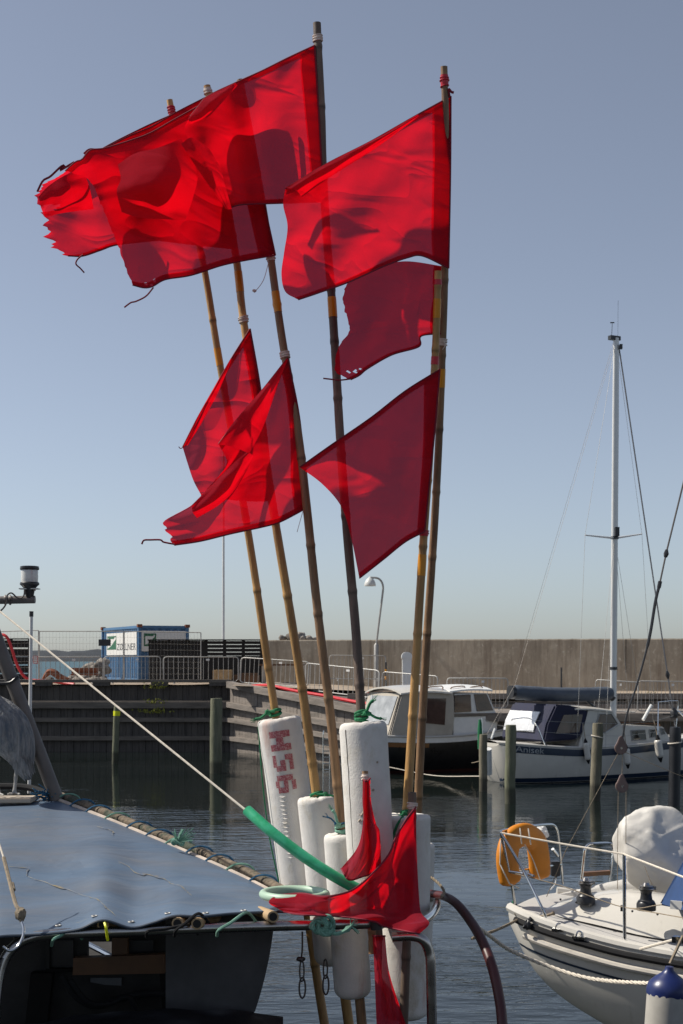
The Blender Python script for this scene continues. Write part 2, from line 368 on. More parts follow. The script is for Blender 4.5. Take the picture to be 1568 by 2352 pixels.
sea_m = water_mat('sea_water', (.035, .085, .10, 1), .35, .5, 1.1)
sea_m.node_tree.nodes['Principled BSDF'].inputs['Specular IOR Level'].default_value = .12
b = MB(); b.add([(-4000, 68, .01), (4000, 68, .01), (4000, 9000, .01), (-4000, 9000, .01)], [(0, 1, 2, 3)])
b.build('sea', sea_m, smooth=False, kind='structure', local=True)
b = MB(); b.box((0, -29, .3), (90, 62, 3.0)); b.build('unseen_quay_block', mat('fill_block_dark', (.035, .034, .033), .9, var=.25, scale=5, bump=.3), smooth=False, kind='structure', local=True)  # unseen quay under the camera, added and darkened to cut fill light

# far wooded shore
b = MB(); G = []
for j in range(7):
    row = []
    for i in range(90):
        X = -1100 + i*14.0; t = j/6
        top = 20 + 9*noise.noise(V((X*.004, 1.3, 0))) + 4*noise.noise(V((X*.02, 5.3, 0))) + 2.2*noise.noise(V((X*.09, 9.3, 0)))
        if X > -440: top *= max(0.15, 1-(X+440)/420)
        hh = top*math.sin(min(1, t*1.6)*math.pi/2) * (1 if t < .7 else 1-.2*(t-.7)/.3)
        row.append(V((X, 2600 + 240*t + 40*noise.noise(V((X*.01, 2, t))), hh - .3 + (2*noise.noise(V((X*.13, t*9, 4))) if j else 0))))
    G.append(row)
b.grid(G); b.build('hills', leaf_t, kind='structure', local=True)

A_, B_ = V((-4.08, 52.5)), V((1.35, 44.0))
ZL, ZM, ZJ = 2.48, 2.15, 1.72
# upper ground behind the timber walls, with small lumps
b = MB()
def lumps(x, y): return .03*noise.noise(V((x*1.1, y*1.1, 0))) + .02*noise.noise(V((x*3.1, y*3.1, 3)))
G = [[V((-70 + 66.1*i/120, 52.75 + 13*j/24, ZL + lumps(-70+66.1*i/120, 52.75+13*j/24))) for i in range(121)] for j in range(25)]
b.grid(G)
b.add([(-70, 65.75, ZL), (-3.9, 65.75, ZL), (-3.9, 67, -.6), (-70, 67, -.6)], [(0, 1, 2, 3)])
G = [[V((-3.9 + 45*i/80, 50.6 + 16*j/20, ZL - (ZL-ZM)*min(1, i/14) + lumps(i, j)*.5)) for i in range(81)] for j in range(21)]
b.grid(G)
b.build('quay_ground', sand, kind='structure', local=True, recalc=False)
# ramp down to the low jetty, and the jetty deck
b = MB()
G = []
for j in range(7):
    row = []
    for i in range(21):
        t = i/20; e = A_.lerp(B_, t); q = V((e.x + .4 + 1.6*j/6, e.y + .35 + 5.2*j/6*(1-.15*t)))
        row.append(V((q.x, q.y, ZL + (ZJ+.06-ZL)*t)))
    G.append(row)
b.grid(G)
b.build('ramp_path', wood_g, kind='structure', local=True, recalc=False)
b = MB(); b.box((18, 46.7, ZJ-.1), (33.3, 4.9, .2)); b.build('jetty_deck', wood_g, kind='structure', local=True)

def beam(mb, a, c, h, dpt, up=V((0, 0, 1))):
    a, c = V(a), V(c); u = (c-a); n = V((u.y, -u.x, 0)).normalized()
    mb.prism([a, c, c-up*h, a-up*h], -n*dpt)
# left timber quay wall: lower face, setback upper face, walings
t = thing('quay_wall', 'dark weathered timber quay wall with long horizontal walings and a sandy ledge behind the mooring piles', 'quay wall', (-20, 52.5, 0))
def planks(mb, a, c, z0, z1, wd=.24, th=.06):
    a, c = V(a), V(c); L = (c-a).length; n = max(1, int(L/wd)); u = (c-a)/L; nn = V((u.y, -u.x))
    for i in range(n):
        p = a + u*(i+.5)*L/n + nn*rnd.uniform(-.012, .012)
        mb.box((p.x, p.y, (z0+z1)/2), (L/n-.012, th, z1-z0+rnd.uniform(-.02, .02)), math.atan2(u.y, u.x))
b = MB(); planks(b, (-42, 52.58), (-4.1, 52.58), -.9, 1.72); b.build('lower_planking', wood_d, t)
b = MB(); planks(b, (-42, 53.02), (-4.0, 53.02), 1.6, 2.44); b.build('upper_planking', wood_d, t)
b = MB(); b.box((-23, 52.78, 1.83), (38, .44, .10)); b.build('sand_ledge', sand, t)
for z, h in ((1.84, .24), (1.26, .16), (.58, .16)):
    b = MB(); beam(b, (-42, 52.53, z), (-4.1, 52.53, z), h, -.16); b.build('waling', wood_b, t, bevel=.01)
b = MB(); beam(b, (-42, 52.92, 2.66), (-4.1, 52.92, 2.66), .11, -.26); b.build('cap_beam', wood_b, t, bevel=.01)
for i in range(17):
    b = MB(); b.box((-4.6 - i*2.15, 52.8, 2.49), (.62, .24, .13)); b.build('cap_block', wood_d, t)
# diagonal wall
t = thing('quay_wall', 'sunlit grey timber wall beside the ramp that slopes down behind the floats', 'quay wall', (-1.3, 48.2, 0))
b = MB()
u = (B_-A_).normalized(); nn = V((u.y, -u.x)); L = (B_-A_).length; n = 44
for i in range(n):
    q = A_ + u*(i+.5)*L/n + nn*rnd.uniform(-.01, .01); zt = ZL + (ZJ-ZL)*(i+.5)/n - .1
    b.box((q.x, q.y, (zt-.9)/2), (L/n-.014, .06, zt+.9), math.atan2(u.y, u.x))
b.build('planking', wood_g, t)
for f0, f1, h in ((ZL+.12, ZJ+.12, .24), (1.84, 1.22, .2), (1.26, .86, .16), (.58, .42, .16)):
    b = MB(); beam(b, (A_.x, A_.y-.05, f0), (B_.x, B_.y-.05, f1), h, -.2); b.build('waling', wood_g, t, bevel=.01)
# jetty front and the retaining wall behind it
t = thing('quay_wall', 'low timber jetty front half hidden behind the moored cabin boat and sailing boat', 'quay wall', (18, 44.2, 0))
b = MB(); planks(b, (1.35, 44.2), (34, 44.2), -.9, 1.5); b.build('planking', wood_d, t)
b = MB(); beam(b, (1.35, 44.15, 1.74), (34, 44.15, 1.74), .25, -.2); b.build('waling', wood_g, t, bevel=.01)
t = thing('retaining_wall', 'grey timber retaining wall with posts and sunlit top beam at the foot of the concrete seawall', 'retaining wall', (16, 49, ZJ))
b = MB(); beam(b, (.2, 49, 2.24), (34, 49, 2.24), .2, -.22); b.build('top_beam', wood_g, t, bevel=.01)
b = MB(); beam(b, (.2, 49.1, 1.96), (34, 49.1, 1.96), .26, -.1); beam(b, (.2, 49.11, 1.69), (34, 49.11, 1.69), .25, -.1); b.build('planking', wood_g, t)
b = MB(); beam(b, (.2, 48.85, 1.86), (34, 48.85, 1.86), .18, -.2); b.build('bottom_beam', wood_g, t, bevel=.01)
for i in range(18):
    b = MB(); b.box((1.2 + i*1.75, 48.93, 1.9), (.22, .16, .46)); b.build('post', wood_b, t)

# concrete seawall
W = Fr(P(596, 1515, 61.0).x, 61.0, -16)
wl = thing('seawall', 'long weathered brown concrete seawall running behind the boats on the right', 'wall', tuple(W.sp(14, 0, ZM)))
b = MB(); n = 60
prof = [(0, 1.4), (0, 4.19), (.02, 4.235), (.6, 4.235), (.6, 1.4)]
rows = []
for i in range(301):
    x = 36*i/300; e = .012*noise.noise(V((x*3.1, 0, 0))) + .008*noise.noise(V((x*11, 3, 0))) - (.03 if noise.noise(V((x*2.3, 8, 0))) > .62 else 0)
    rows.append([W.sp(x, l + .006*noise.noise(V((x*.7, z, 4))), z + (e if z > 3 else 0)) for l, z in prof])
b.grid(rows)
for rw in (rows[0], rows[-1]): b.add(rw, [tuple(range(len(rw)))])
b.build('wall_face', conc, wl, smooth=False)
b = MB()
for k, (x, z0, z1) in enumerate([(15.45, 2.9, 4.2)]):
    pts = [W.sp(x + .07*noise.noise(V((z*3, k, 0))) + .04*noise.noise(V((z*9, k, 2))), -.004, z0+(z1-z0)*z/14) for z in range(15)]
    b.tube(pts, .012, 4)
b.build('crack', wood_k, wl)
rk = 0
def rock(name, c, s, label, group, seed):
    m3 = Matrix.Rotation(rnd.uniform(0, 6), 3, 'Z') @ Matrix.Rotation(rnd.uniform(-.4, .4), 3, 'X')
    s = [k*.8 for k in s]; q = MB().blob(c, s, 3, .42, 1.2, seed, m3)
    return tag(q.build(name, rock_m, angle=60), label, 'rock', group)
for i, (px, py, sx) in enumerate([(648, 1463, .25), (672, 1461, .42), (690, 1460, .4), (708, 1464, .28), (722, 1466, .2)]):
    c = P(px, py, 64.5); rock('boulder', (c.x, c.y, c.z-.06), (sx, sx*.8, sx*.72), 'rounded grey boulder showing above the seawall top between the bamboo poles', 'boulders above the seawall', 40+i)
RK = [(232, 1530, 60.5, .5), (225, 1552, 59, .42), (205, 1546, 60, .45), (192, 1557, 59, .40), (176, 1560, 58.5, .3), (215, 1532, 61.5, .5), (198, 1537, 62, .42),
      (160, 1562, 59, .28), (220, 1561, 57.5, .3), (206, 1563, 57.5, .27), (184, 1546, 61.5, .35), (236, 1517, 62.5, .36), (146, 1563, 60, .24), (115, 1558, 63, .22), (234, 1562, 57.5, .3), (170, 1553, 62, .3)]
for i, (px, py, d, s) in enumerate(RK):
    c = P(px, py, d); rock('boulder', (c.x, c.y, max(c.z-.1, ZL+.03)), (s*1.05, s*.85, s*.72), 'pale angular boulder in the heap to the left of the blue container', 'boulders heaped by the container', i)

# ---------------------------------------------------------------- blue container with white signs
ca = P(320, 1515, 60)
FR_ = Fr(ca.x, 60.0, 24)                # right end face
zc0, zc1 = ZL, 4.83; WD, LN = 2.1, 6.05
ct = thing('shipping_container', 'blue corrugated site container with white lettered signs behind the railings', 'container', tuple(FR_.sp(WD/2, LN/2, ZL)))
def corr(mb, a, u, nrm, L, z0, z1, pitch=.28, dep=.045):
    n = int(L/pitch); pr = []
    for i in range(n):
        x = i*L/n; p = L/n
        pr += [(x, 0), (x+p*.35, 0), (x+p*.5, dep), (x+p*.85, dep)]
    pr.append((L, 0))
    lo = [V((a.x+u.x*x+nrm.x*d, a.y+u.y*x+nrm.y*d, z0)) for x, d in pr]
    mb.grid([lo, [q+V((0, 0, z1-z0)) for q in lo]])
b = MB()
corr(b, FR_.sp(0, .05, 0), FR_.v, FR_.u, LN-.1, zc0+.14, zc1-.1)
b.build('side_wall', cont_b, ct, smooth=False, recalc=False)
b = MB(); corr(b, FR_.sp(0.05, 0.02, 0), FR_.u, FR_.v, WD-.1, zc0+.14, zc1-.1, .3, .05); b.build('end_wall', cont_b, ct, smooth=False, recalc=False)
b = MB()
b.prism([FR_.sp(.06, .1, zc1-.06), FR_.sp(WD-.02, .1, zc1-.06), FR_.sp(WD-.02, LN-.06, zc1-.06), FR_.sp(.06, LN-.06, zc1-.06)], (0, 0, .03))
b.prism([FR_.sp(WD-.03, .1, zc0), FR_.sp(WD-.03, LN-.05, zc0), FR_.sp(WD-.03, LN-.05, zc1-.1), FR_.sp(WD-.03, .1, zc1-.1)], FR_.V3(0)+V((FR_.u.x*.03, FR_.u.y*.03, 0)))
b.prism([FR_.sp(.1, LN-.03, zc0), FR_.sp(WD-.1, LN-.03, zc0), FR_.sp(WD-.1, LN-.03, zc1-.1), FR_.sp(.1, LN-.03, zc1-.1)], FR_.V3(.02))
b.build('roof', cont_b, ct, smooth=False)
for (x, l) in ((0, 0), (WD, 0), (0, LN), (WD, LN)):
    b = MB(); p = FR_.sp(x, l, 0); b.box((p.x, p.y, (zc0+zc1)/2), (.13, .13, zc1-zc0), FR_.ang); q = b.build('corner_post', cont_b, ct, bevel=.01)
    b = MB(); b.box((p.x, p.y, zc1+.0), (.2, .2, .13), FR_.ang); b.build('corner_casting', rust, q, bevel=.01)
for z in (zc1-.05, zc0+.07):
    b = MB(); b.prism([FR_.sp(-.03, .07, z-.06), FR_.sp(-.03, LN-.07, z-.06), FR_.sp(-.03, LN-.07, z+.06), FR_.sp(-.03, .07, z+.06)], V((FR_.u.x, FR_.u.y, 0))*.07)
    b.prism([FR_.sp(.07, -.03, z-.06), FR_.sp(WD-.07, -.03, z-.06), FR_.sp(WD-.07, -.03, z+.06), FR_.sp(.07, -.03, z+.06)], FR_.V3(.07)); b.build('rail', cont_b, ct, bevel=.008)
def sign(pt, L, z0, z1, nrm, name, lx0, ew=None):
    """pt(x) -> base point at height 0; text runs along x"""
    nrm = V((nrm.x, nrm.y, 0))
    q = lambda x, z, o: V((pt(x).x, pt(x).y, z)) + nrm*o
    s_ = MB(); s_.prism([q(0, z0, 0), q(L, z0, 0), q(L, z1, 0), q(0, z1, 0)], nrm*.02); so_ = s_.build(name, panel_w, ct, smooth=False)
    H = z1-z0
    lx1 = lx0 + (ew or H*.62)
    s_ = MB()
    for (a, c, e, g) in ((lx0, lx1, z0+H*.25, z0+H*.31), (lx0, lx1, z0+H*.81, z0+H*.87), (lx0, lx0+.06, z0+H*.31, z0+H*.81), (lx1-.06, lx1, z0+H*.31, z0+H*.81)):
        s_.prism([q(a, e, .022), q(c, e, .022), q(c, g, .022), q(a, g, .022)], nrm*.004)
    w_ = lx1-lx0
    s_.prism([q(lx0+w_*.1, z0+H*.31, .022), q(lx1-.06, z0+H*.31, .022), q(lx1-.06, z0+H*.72, .022), q(lx0+w_*.45, z0+H*.42, .022)], nrm*.004)
    s_.prism([q(lx0+w_*.12, z0+H*.81, .022), q(lx1-w_*.2, z0+H*.81, .022), q(lx1-w_*.25, z0+H*.74, .022), q(lx0+w_*.12, z0+H*.74, .022)], nrm*.004)
    s_.build('emblem', green_s, so_, smooth=False)
    tb = text_mb('Z\u00d8LLNER', H*.42, lambda x, y: q(lx1+H*.12+x, z0+H*.22+y, .024), font_scale_x=(L-lx1-H*.2)/(H*.42*4.35))
    tb.build('lettering', black_s, so_, smooth=False, recalc=False)
LNv = V((FR_.v.x, FR_.v.y))
sign(lambda x: FR_.sp(-.012, LN-.75-x, 0), LN-1.1, 3.60, 4.58, -FR_.u, 'sign_panel', .12, 1.55)
sign(lambda x: FR_.sp(.08+x, -.012, 0), WD-.14, 3.75, 4.62, -FR_.v, 'sign_panel', .1)

# ---------------------------------------------------------------- dark board fences
def board_fence(x0, x1, d, z0, z1, label, open_from, rows, nposts):
    X0, X1 = P(x0, 0, d).x, P(x1, 0, d).x
    t = thing('board_fence', label, 'fence', ((X0+X1)/2, d, z0))
    b = MB(); h = (z1-z0)/rows
    for i in range(rows):
        z = z0 + h*(i+.5)
        seg = [(X0, X0+(X1-X0)*open_from, 0), (X0+(X1-X0)*open_from, X1, h*(.17 if i > rows-5 else 0))] if open_from > 0 else [(X0, X1, h*.14)]
        for a, c, g in seg:
            b.box(((a+c)/2, d-(.01*rnd.random() if g > h*.05 else 0), z), (c-a, .03, h-g), m=Matrix.Rotation(rnd.uniform(-.002, .002) if g > h*.05 else 0, 3, 'Y'))
    b.build('boards', wood_k, t)
    for i in range(nposts):
        b = MB(); b.box((X0+.05+(X1-X0-.1)*i/(nposts-1), d+.08, (z0+z1)/2), (.12, .12, z1-z0+.04)); b.build('post', wood_k, t)
    b = MB(); b.box(((X0+X1)/2, d-.02, z1+.03), (X1-X0+.06, .18, .05)); b.build('cap_rail', wood_k, t)
    return t
board_fence(341, 604, 57.2, ZL, 4.16, 'long black tarred board fence in front of the blue container with gaps up high', .5, 11, 7)
board_fence(-240, 70, 58.5, ZL, 4.22, 'black slatted fence at the left edge behind the hanging red hose', 0, 5, 8)

# ---------------------------------------------------------------- crowd barriers
def barrier_proto():
    t = thing('crowd_barrier', 'x', 'barrier', (0, 0, 0))
    w_, h = 2.2, 1.05; r = .10
    pts = [(r, 0, .1), (w_-r, 0, .1), (w_, 0, .1+r), (w_, 0, h-r), (w_-r*.3, 0, h-r*.3), (w_-r, 0, h), (r, 0, h), (r*.3, 0, h-r*.3), (0, 0, h-r), (0, 0, .1+r), (r*.3, 0, .1+r*.3), (r, 0, .1)]
    MB().tube([V(p) for p in pts], .021, 6).build('frame', galv, t, local=True)
    b = MB()
    for i in range(1, 15): b.tube([(w_*i/15, 0, .11), (w_*i/15, 0, h-.01)], .0085, 5)
    b.build('bars', galv, t, local=True)
    for x in (.32, w_-.32):
        b = MB(); b.tube([(x, 0, .12), (x, -.12, .03), (x, -.34, .012)], .018, 5); b.tube([(x, 0, .12), (x, .12, .03), (x, .34, .012)], .018, 5); b.build('foot', galv, t, local=True)
    b = MB(); b.box((w_-.9, -.012, h-.11), (.1, .006, .07)); b.build('tag_plate', panel_w, t, local=True)
    return t
bp_ = barrier_proto()
BAR = [((72, 1509, 54.6), (236, 1509, 54.6), 'galvanised crowd barrier standing in front of the boulder heap and open sea'),
       ((239, 1508, 54.4), (368, 1508, 54.4), 'galvanised crowd barrier standing in front of the blue container'),
       ((375, 1508.5, 54.3), (547, 1509, 54.3), 'galvanised crowd barrier standing in front of the black fence and the pale crate'),
       ((551, 1510, 54.2), (706, 1520, 52.8), 'galvanised crowd barrier by the seawall end, second bamboo pole crossing it'),
       ((756, 1505, 57.6), (885, 1506, 57.6), 'galvanised crowd barrier close to the seawall under the street lamp'),
       ((700, 1523, 51.2), (868, 1540, 48.2), 'sloping galvanised crowd barrier at the top of the ramp above the red hose'),
       ((876, 1543, 48.0), (1002, 1553, 46.4), 'galvanised crowd barrier behind the cabin boat roof and the white service pillar'),
       ((1026, 1557, 45.6), (1166, 1558, 45.4), 'galvanised crowd barrier behind the cabin boat windscreen'),
       ((1364, 1561, 45.2), (1462, 1567, 44.7), 'galvanised crowd barrier behind the white mast'),
       ((1464, 1564, 45.2), (1600, 1566, 45.0), 'galvanised crowd barrier at the right edge behind the sailing boat bow')]
for i, (a, c, lab) in enumerate(BAR):
    t = bp_ if i == 0 else copy_tree(bp_)
    pa, pc = P(*a), P(*c); d = pc-pa
    t.location = (pa.x, pa.y, pa.z-1.05); t.rotation_euler = (0, -math.atan2(d.z, V((d.x, d.y)).length), math.atan2(d.y, d.x)); t.scale = (d.length/2.2, 1, 1)
    tag(t, lab, 'barrier', 'crowd barriers along the quay')

# tall mesh fence panels
def mesh_panel(x0, x1, y0, y1, d, label):
    a, c = P(x0, y0, d), P(x1, y1, d)
    t = thing('mesh_fence', label, 'fence', (a.x, a.y, ZL), 'tall mesh site fences on the quay')
    b = MB(); b.tube([V((a.x, d, ZL)), a], .022, 6); b.tube([V((c.x, d, ZL)), c], .022, 6); b.tube([a, c], .018, 6); b.tube([V((a.x, d, ZL+.12)), V((c.x, d, ZL+.12))], .018, 6); b.build('frame', galv, t)
    b = MB(); n = int((c.x-a.x)/.13)
    for i in range(1, n): b.tube([V((a.x+(c.x-a.x)*i/n, d, ZL+.12)), a.lerp(c, i/n)], .0028, 3, caps=False)
    for k in range(1, 8): b.tube([V((a.x, d, ZL+.12+(a.z-ZL-.12)*k/8)), V((c.x, d, ZL+.12+(c.z-ZL-.12)*k/8))], .0035, 3, caps=False)
    b.build('mesh', galv, t); return t
mesh_panel(-40, 88, 1452, 1448, 56.2, 'tall mesh site fence panel at the left edge in front of the black slatted fence')
mf = mesh_panel(90, 283, 1450, 1450, 56.0, 'tall mesh site fence panel in front of the far shore and sea')
mesh_panel(285, 461, 1450, 1453, 55.8, 'tall mesh site fence panel in front of the white signs on the container')
c = P(240, 1476, 55.9); b = MB(); b.box(c, (.48, .03, .26)); tag(b.build('plate', black_p, bevel=.005), 'dark grey blank plate fixed to the mesh fence left of the container', 'plate')
c = P(81, 1515.5, 54.5); b = MB(); b.box(c, (.19, .02, .30)); o = tag(b.build('notice_sign', tape_r), 'small white notice sign with red edge hung on the left barrier', 'sign')
b = MB()
for k in range(4): b.box(c+V((0, -.014, .105-.07*k)), (.15, .008, .055))
b.build('notice_panel', panel_w, o)

# quay clutter
def crate(px, py, d, w_, h, dp, label):
    c = P(px, py, d); c.z = ZL + .02
    t = thing('wooden_crate', label, 'crate', tuple(c))
    b = MB(); b.box(c+V((0, 0, .12+h/2)), (w_, dp, h)); b.build('box', wood_n, t, bevel=.01)
    b = MB()
    for k in (-1, 0, 1): b.box(c+V((k*w_*.42, 0, .05)), (.1, dp, .09))
    b.box(c+V((0, 0, .105)), (w_+.02, dp+.02, .02)); b.build('pallet', wood_b, t)
    for k in (-1, 1): MB().box(c+V((k*w_*.38, -dp/2-.012, .12+h/2)), (.09, .02, h-.02)).build('batten', wood_n, t)
crate(511, 1562, 55.2, .72, .38, .6, 'pale new wooden crate on a pallet in front of the black fence')
b = MB(); c = P(563, 1559, 55.6); b.box((c.x, c.y, ZL+.17), (1.1, .5, .3)); b.box((c.x+.1, c.y, ZL+.36), (.8, .4, .06)); tag(b.build('timber_stack', wood_r, bevel=.01), 'low stack of brown timber beside the pale crate', 'timber')
b = MB(); c = P(200, 1540, 58.2); b.box((c.x-.1, c.y, ZL+.52), (1.15, .2, .12)); b.box((c.x-.1, c.y+.03, ZL+.40), (1.1, .06, .16)); b.box((c.x-.1, c.y, ZL+.30), (1.15, .2, .05)); tag(b.build('steel_beam', rust, bevel=.01), 'rusty steel beam lying across the boulder heap', 'beam')
c = P(118, 1561, 56.8); b = MB(); b.tube(cr([c+V((-.35, 0, .02)), c+V((-.1, 0, .3)), c+V((.1, 0, .28)), c+V((.35, 0, .1)), c+V((.75, 0, .0))], 14), [.05+.10*math.sin(i/14*3.1) for i in range(15)], 7); tag(b.build('scrap_iron', rust), 'hunched piece of rusty scrap iron left of the boulder heap', 'scrap')
b = MB(); c = P(648, 1528, 57.5); b.box((c.x, c.y, c.z+.02), (1.9, .8, .07)); q = b.build('top', wood_r, None, bevel=.01)
q.name = 'work_table'; tag(q, 'rust brown table top on concrete legs at the end of the seawall', 'table')
b = MB()
for k in (-1, 1): MB().box((c.x+k*.75, c.y, (c.z+ZL-.1)/2), (.14, .7, c.z-ZL+.06)).build('leg', conc2, q)
b = MB(); b.tube(cr([P(-60, 1458, 55.3), P(-5, 1458, 55.3), P(14, 1462, 55.2), P(26, 1488, 55.2), P(36, 1520, 55.2), P(52, 1550, 55.1), P(72, 1562, 55.0), P(120, 1565, 54.2), P(170, 1572, 53.6)], 60), .06, 8)
tag(b.build('hose', red_hose), 'thick red hose hanging over the left fence and down onto the quay', 'hose')
b = MB()
pts = []
for i in range(9):
    k = i/8; e = A_.lerp(B_, .18+.82*k) ; pts.append(V((e.x+.36+.05*math.sin(i*2), e.y+.42, ZL+(ZJ-ZL)*(.18+.82*k)+.13)))
b.tube(cr([P(556, 1579, 53.2)]+pts, 50), .058, 8); tag(b.build('hose', red_hose), 'thick red hose running down the ramp edge toward the cabin boat', 'hose')

# street lamp, flag pole, service pillar, marker post
d = 59.2; bx = P(864, 1515, d).x
t = thing('street_lamp', 'grey curved street lamp with a white bell shade in front of the seawall', 'street lamp', (bx, d, ZM))
MB().tube([(bx, d, ZM), (bx, d, P(0, 1482, d).z), (bx+.01, d, P(0, 1478, d).z)], [.10, .10, .055], 12).build('base_tube', galv, t)
MB().tube(cr([P(864, 1480, d), P(870, 1430, d), P(877, 1375, d), P(879.5, 1350, d), P(876, 1336, d), P(867, 1328, d), P(851, 1326.5, d)], 40), .042, 8).build('arm', galv, t)
c = P(849.5, 1345, d); pr = [(.012, .40), (.05, .38), (.07, .34), (.13, .30), (.19, .22), (.23, .12), (.245, .03), (.235, .0)]
b = MB(); b.tube([c+V((0, 0, z-.02)) for r_, z in pr], [r_ for r_, z in pr], 20); b.build('lamp_shade', lamp_w, t)
d = 66.5; px = P(512.5, 1515, d); b = MB(); b.tube([V((px.x, d, .5)), P(513, 1000, d)], [.075, .045], 10); b.blob(P(513, 998, d), (.08, .08, .06), 2, 0, 1)
tag(b.build('flagpole', white_p), 'tall thin white flagpole standing behind the black fence', 'flagpole')
d = 50.2; c = P(934, 1515, d); t = thing('service_pillar', 'white rounded service pillar behind the bamboo poles on the ramp', 'pillar', (c.x, d, 1.9))
b = MB(); b.prism([V((c.x-.165, d-.15, 1.9)), V((c.x+.165, d-.15, 1.9)), V((c.x+.165, d-.15, 3.5)), V((c.x-.165, d-.15, 3.5))], (0, .3, 0)); b.build('column', white_p, t, bevel=.02)
b = MB(); pr = [V((c.x+.19*math.cos(a), d-.18, 3.5+.17*max(0, math.sin(a)) - (.0 if math.sin(a) > 0 else .02))) for a in [math.pi*k/12 for k in range(13)]]
b.prism([V((c.x+.19, d-.18, 3.44))]+pr+[V((c.x-.19, d-.18, 3.44))], (0, .36, 0)); b.build('cap', white_p, t)
c = P(886, 1583, 48.6); t = thing('marker_post', 'thin dark marker post with two orange bands beside the street lamp', 'post', tuple(c))
MB().tube([c, P(886, 1521, 48.6)], .03, 8).build('post', black_p, t)
for y in (1541, 1557): MB().tube([P(886, y-4, 48.6), P(886, y+4, 48.6)], .034, 8).build('band', tape_y, t)
b = MB(); b.tube([V((P(1289, 0, 47).x, 47, ZJ)), P(1289, 1533, 47)], .03, 6); tag(b.build('steel_post', black_p), 'thin dark steel post standing behind the sail cover', 'post')

# weeds on the timber wall
for i, (px, py, w_) in enumerate([(620, 1540, 1)] and [(612, 1572, .3), (610, 1577, .25), (355, 1636, .42), (1495, 1576, .2)]):
    d = 52.4 if i else 52.5
    if i == 0: px, py = 357, 1580
    if i == 1: px, py = 355, 1614
    if i == 3: d = 49.2; py = 1601
    c = P(px, py, d); b = MB()
    for k in range(int(60*w_/.3)):
        q = c + V((rnd.gauss(0, w_*.75), -.03-rnd.random()*.08, abs(rnd.gauss(0, .10))-.02)); s = rnd.uniform(.02, .05); a = rnd.uniform(0, 6.3); tl = rnd.uniform(-.8, .8)
        e1 = V((math.cos(a), .3*tl, math.sin(a)))*s; e2 = V((-math.sin(a), tl, math.cos(a)))*s*.5
        b.add([q-e1, q+e2, q+e1, q-e2], [(0, 1, 2, 3)])
    tag(b.build('weed', leaf_m, smooth=False, recalc=False), ['green weed growing under the cap beam of the dark timber wall', 'green weed growing from the sandy ledge of the dark timber wall', 'yellow green weed patch low on the dark timber planks', 'green weed at the foot of the seawall near the mast'][i], 'plant', 'weeds on the quay walls')
# ladder on the ramp wall
d = 43.6; t = thing('boarding_ladder', 'small steel ladder hanging on the timber wall between the floats', 'ladder', tuple(P(750, 1770, d)))
for x in (742, 757): MB().tube(cr([P(x+3, 1682, d+.25), P(x+1, 1680, d), P(x, 1686, d-.03), P(x, 1770, d-.03)], 16), .018, 6).build('side_rail', chrome, t)
for k in range(6):
    b = MB(); c = P(749.5, 1697+k*14, d-.03); b.box(c, (.2, .07, .03)); b.build('rung', chrome, t)

# ---------------------------------------------------------------- mooring piles
def pile(x_top, y_top, x_bot, y_wat, r, m, label, extra=None):
    d = CAMZ*FPX/(y_wat-HY); a = P(x_top, y_top, d); c = P(x_bot, y_wat, d); c2 = c + (c-a)*(1.2/max(.1, (a-c).length))
    b = MB(); n = 30; pts = [a.lerp(c2, i/n) for i in range(n+1)]
    sd = rnd.random()*50
    rs = [r*(1+.03*noise.noise(V((sd, i*.35, 0)))) for i in range(n+1)]; rs[0] *= .93
    if extra != 'plain': pts = [p+V((.015*noise.noise(V((sd, i*.2, 5))), 0, 0)) for i, p in enumerate(pts)]
    zz = [1.0 if p.z > .35 else .42 for p in pts]
    b.tube(pts, rs, 16, col=zz); o = b.build('mooring_pile', m); tag(o, label, 'mooring pile', 'mooring piles in the basin'); return o, a, c, d, r
pile_s = mat('pile_wood_wet', (.17, .15, .105), .85, var=.35, scale=4, stretch=(3, 3, .5), bump=.4, bscale=12, col2=(.085, .095, .05), c2=(.45, .7), shade=True)
pile_g = mat('pile_green', (.13, .135, .085), .85, var=.3, scale=4, stretch=(3, 3, .5), bump=.4, bscale=12, col2=(.20, .19, .13), c2=(.45, .7), shade=True)
pile_k = mat('pile_black', (.014, .014, .016), .45, var=.3, scale=4)
o, a, c, d, r = pile(268, 1622, 264, 1755, .105, pile_g, 'thin mooring pile with a bright yellow band near its top')
MB().tube([P(268, 1633, d), P(267.5, 1644, d)], r*1.06, 16).build('yellow_band', yellow_b, o)
pile(496.5, 1604, 495, 1776, .18, pile_g, 'green tinged mooring pile in front of the corner of the timber quay')
pile(1110, 1687, 1109, 1818, .105, pile_s, 'dark mooring pile at the stern of the far sailing boat'); 
pile(1173, 1665, 1171, 1846, .128, pile_g, 'greenish mooring pile in front of the navy canopy'); 
o, a, c, d, r = pile(1373, 1661, 1366, 1838, .132, pile_s, 'weathered brown mooring pile with a rope loop amid the far sailing boat')
MB().tube([V((P(1372, 1692, d).x+r*1.12*math.cos(q), d+r*1.12*math.sin(q), P(0, 1692+3*math.cos(q), d).z)) for q in [2*math.pi*i/24 for i in range(25)]], .012, 6).build('rope_loop', rope_w, o)
o, a, c, d, r = pile(1551, 1670, 1548, 1852, .135, pile_k, 'black mooring pile with a white rope loop at the right edge', 'plain')
MB().tube([V((P(1550, 1705, d).x+r*1.15*math.cos(q), d+r*1.15*math.sin(q), P(0, 1706-2*math.cos(q), d).z)) for q in [2*math.pi*i/24 for i in range(25)]], .016, 6).build('rope_loop', rope_w, o)

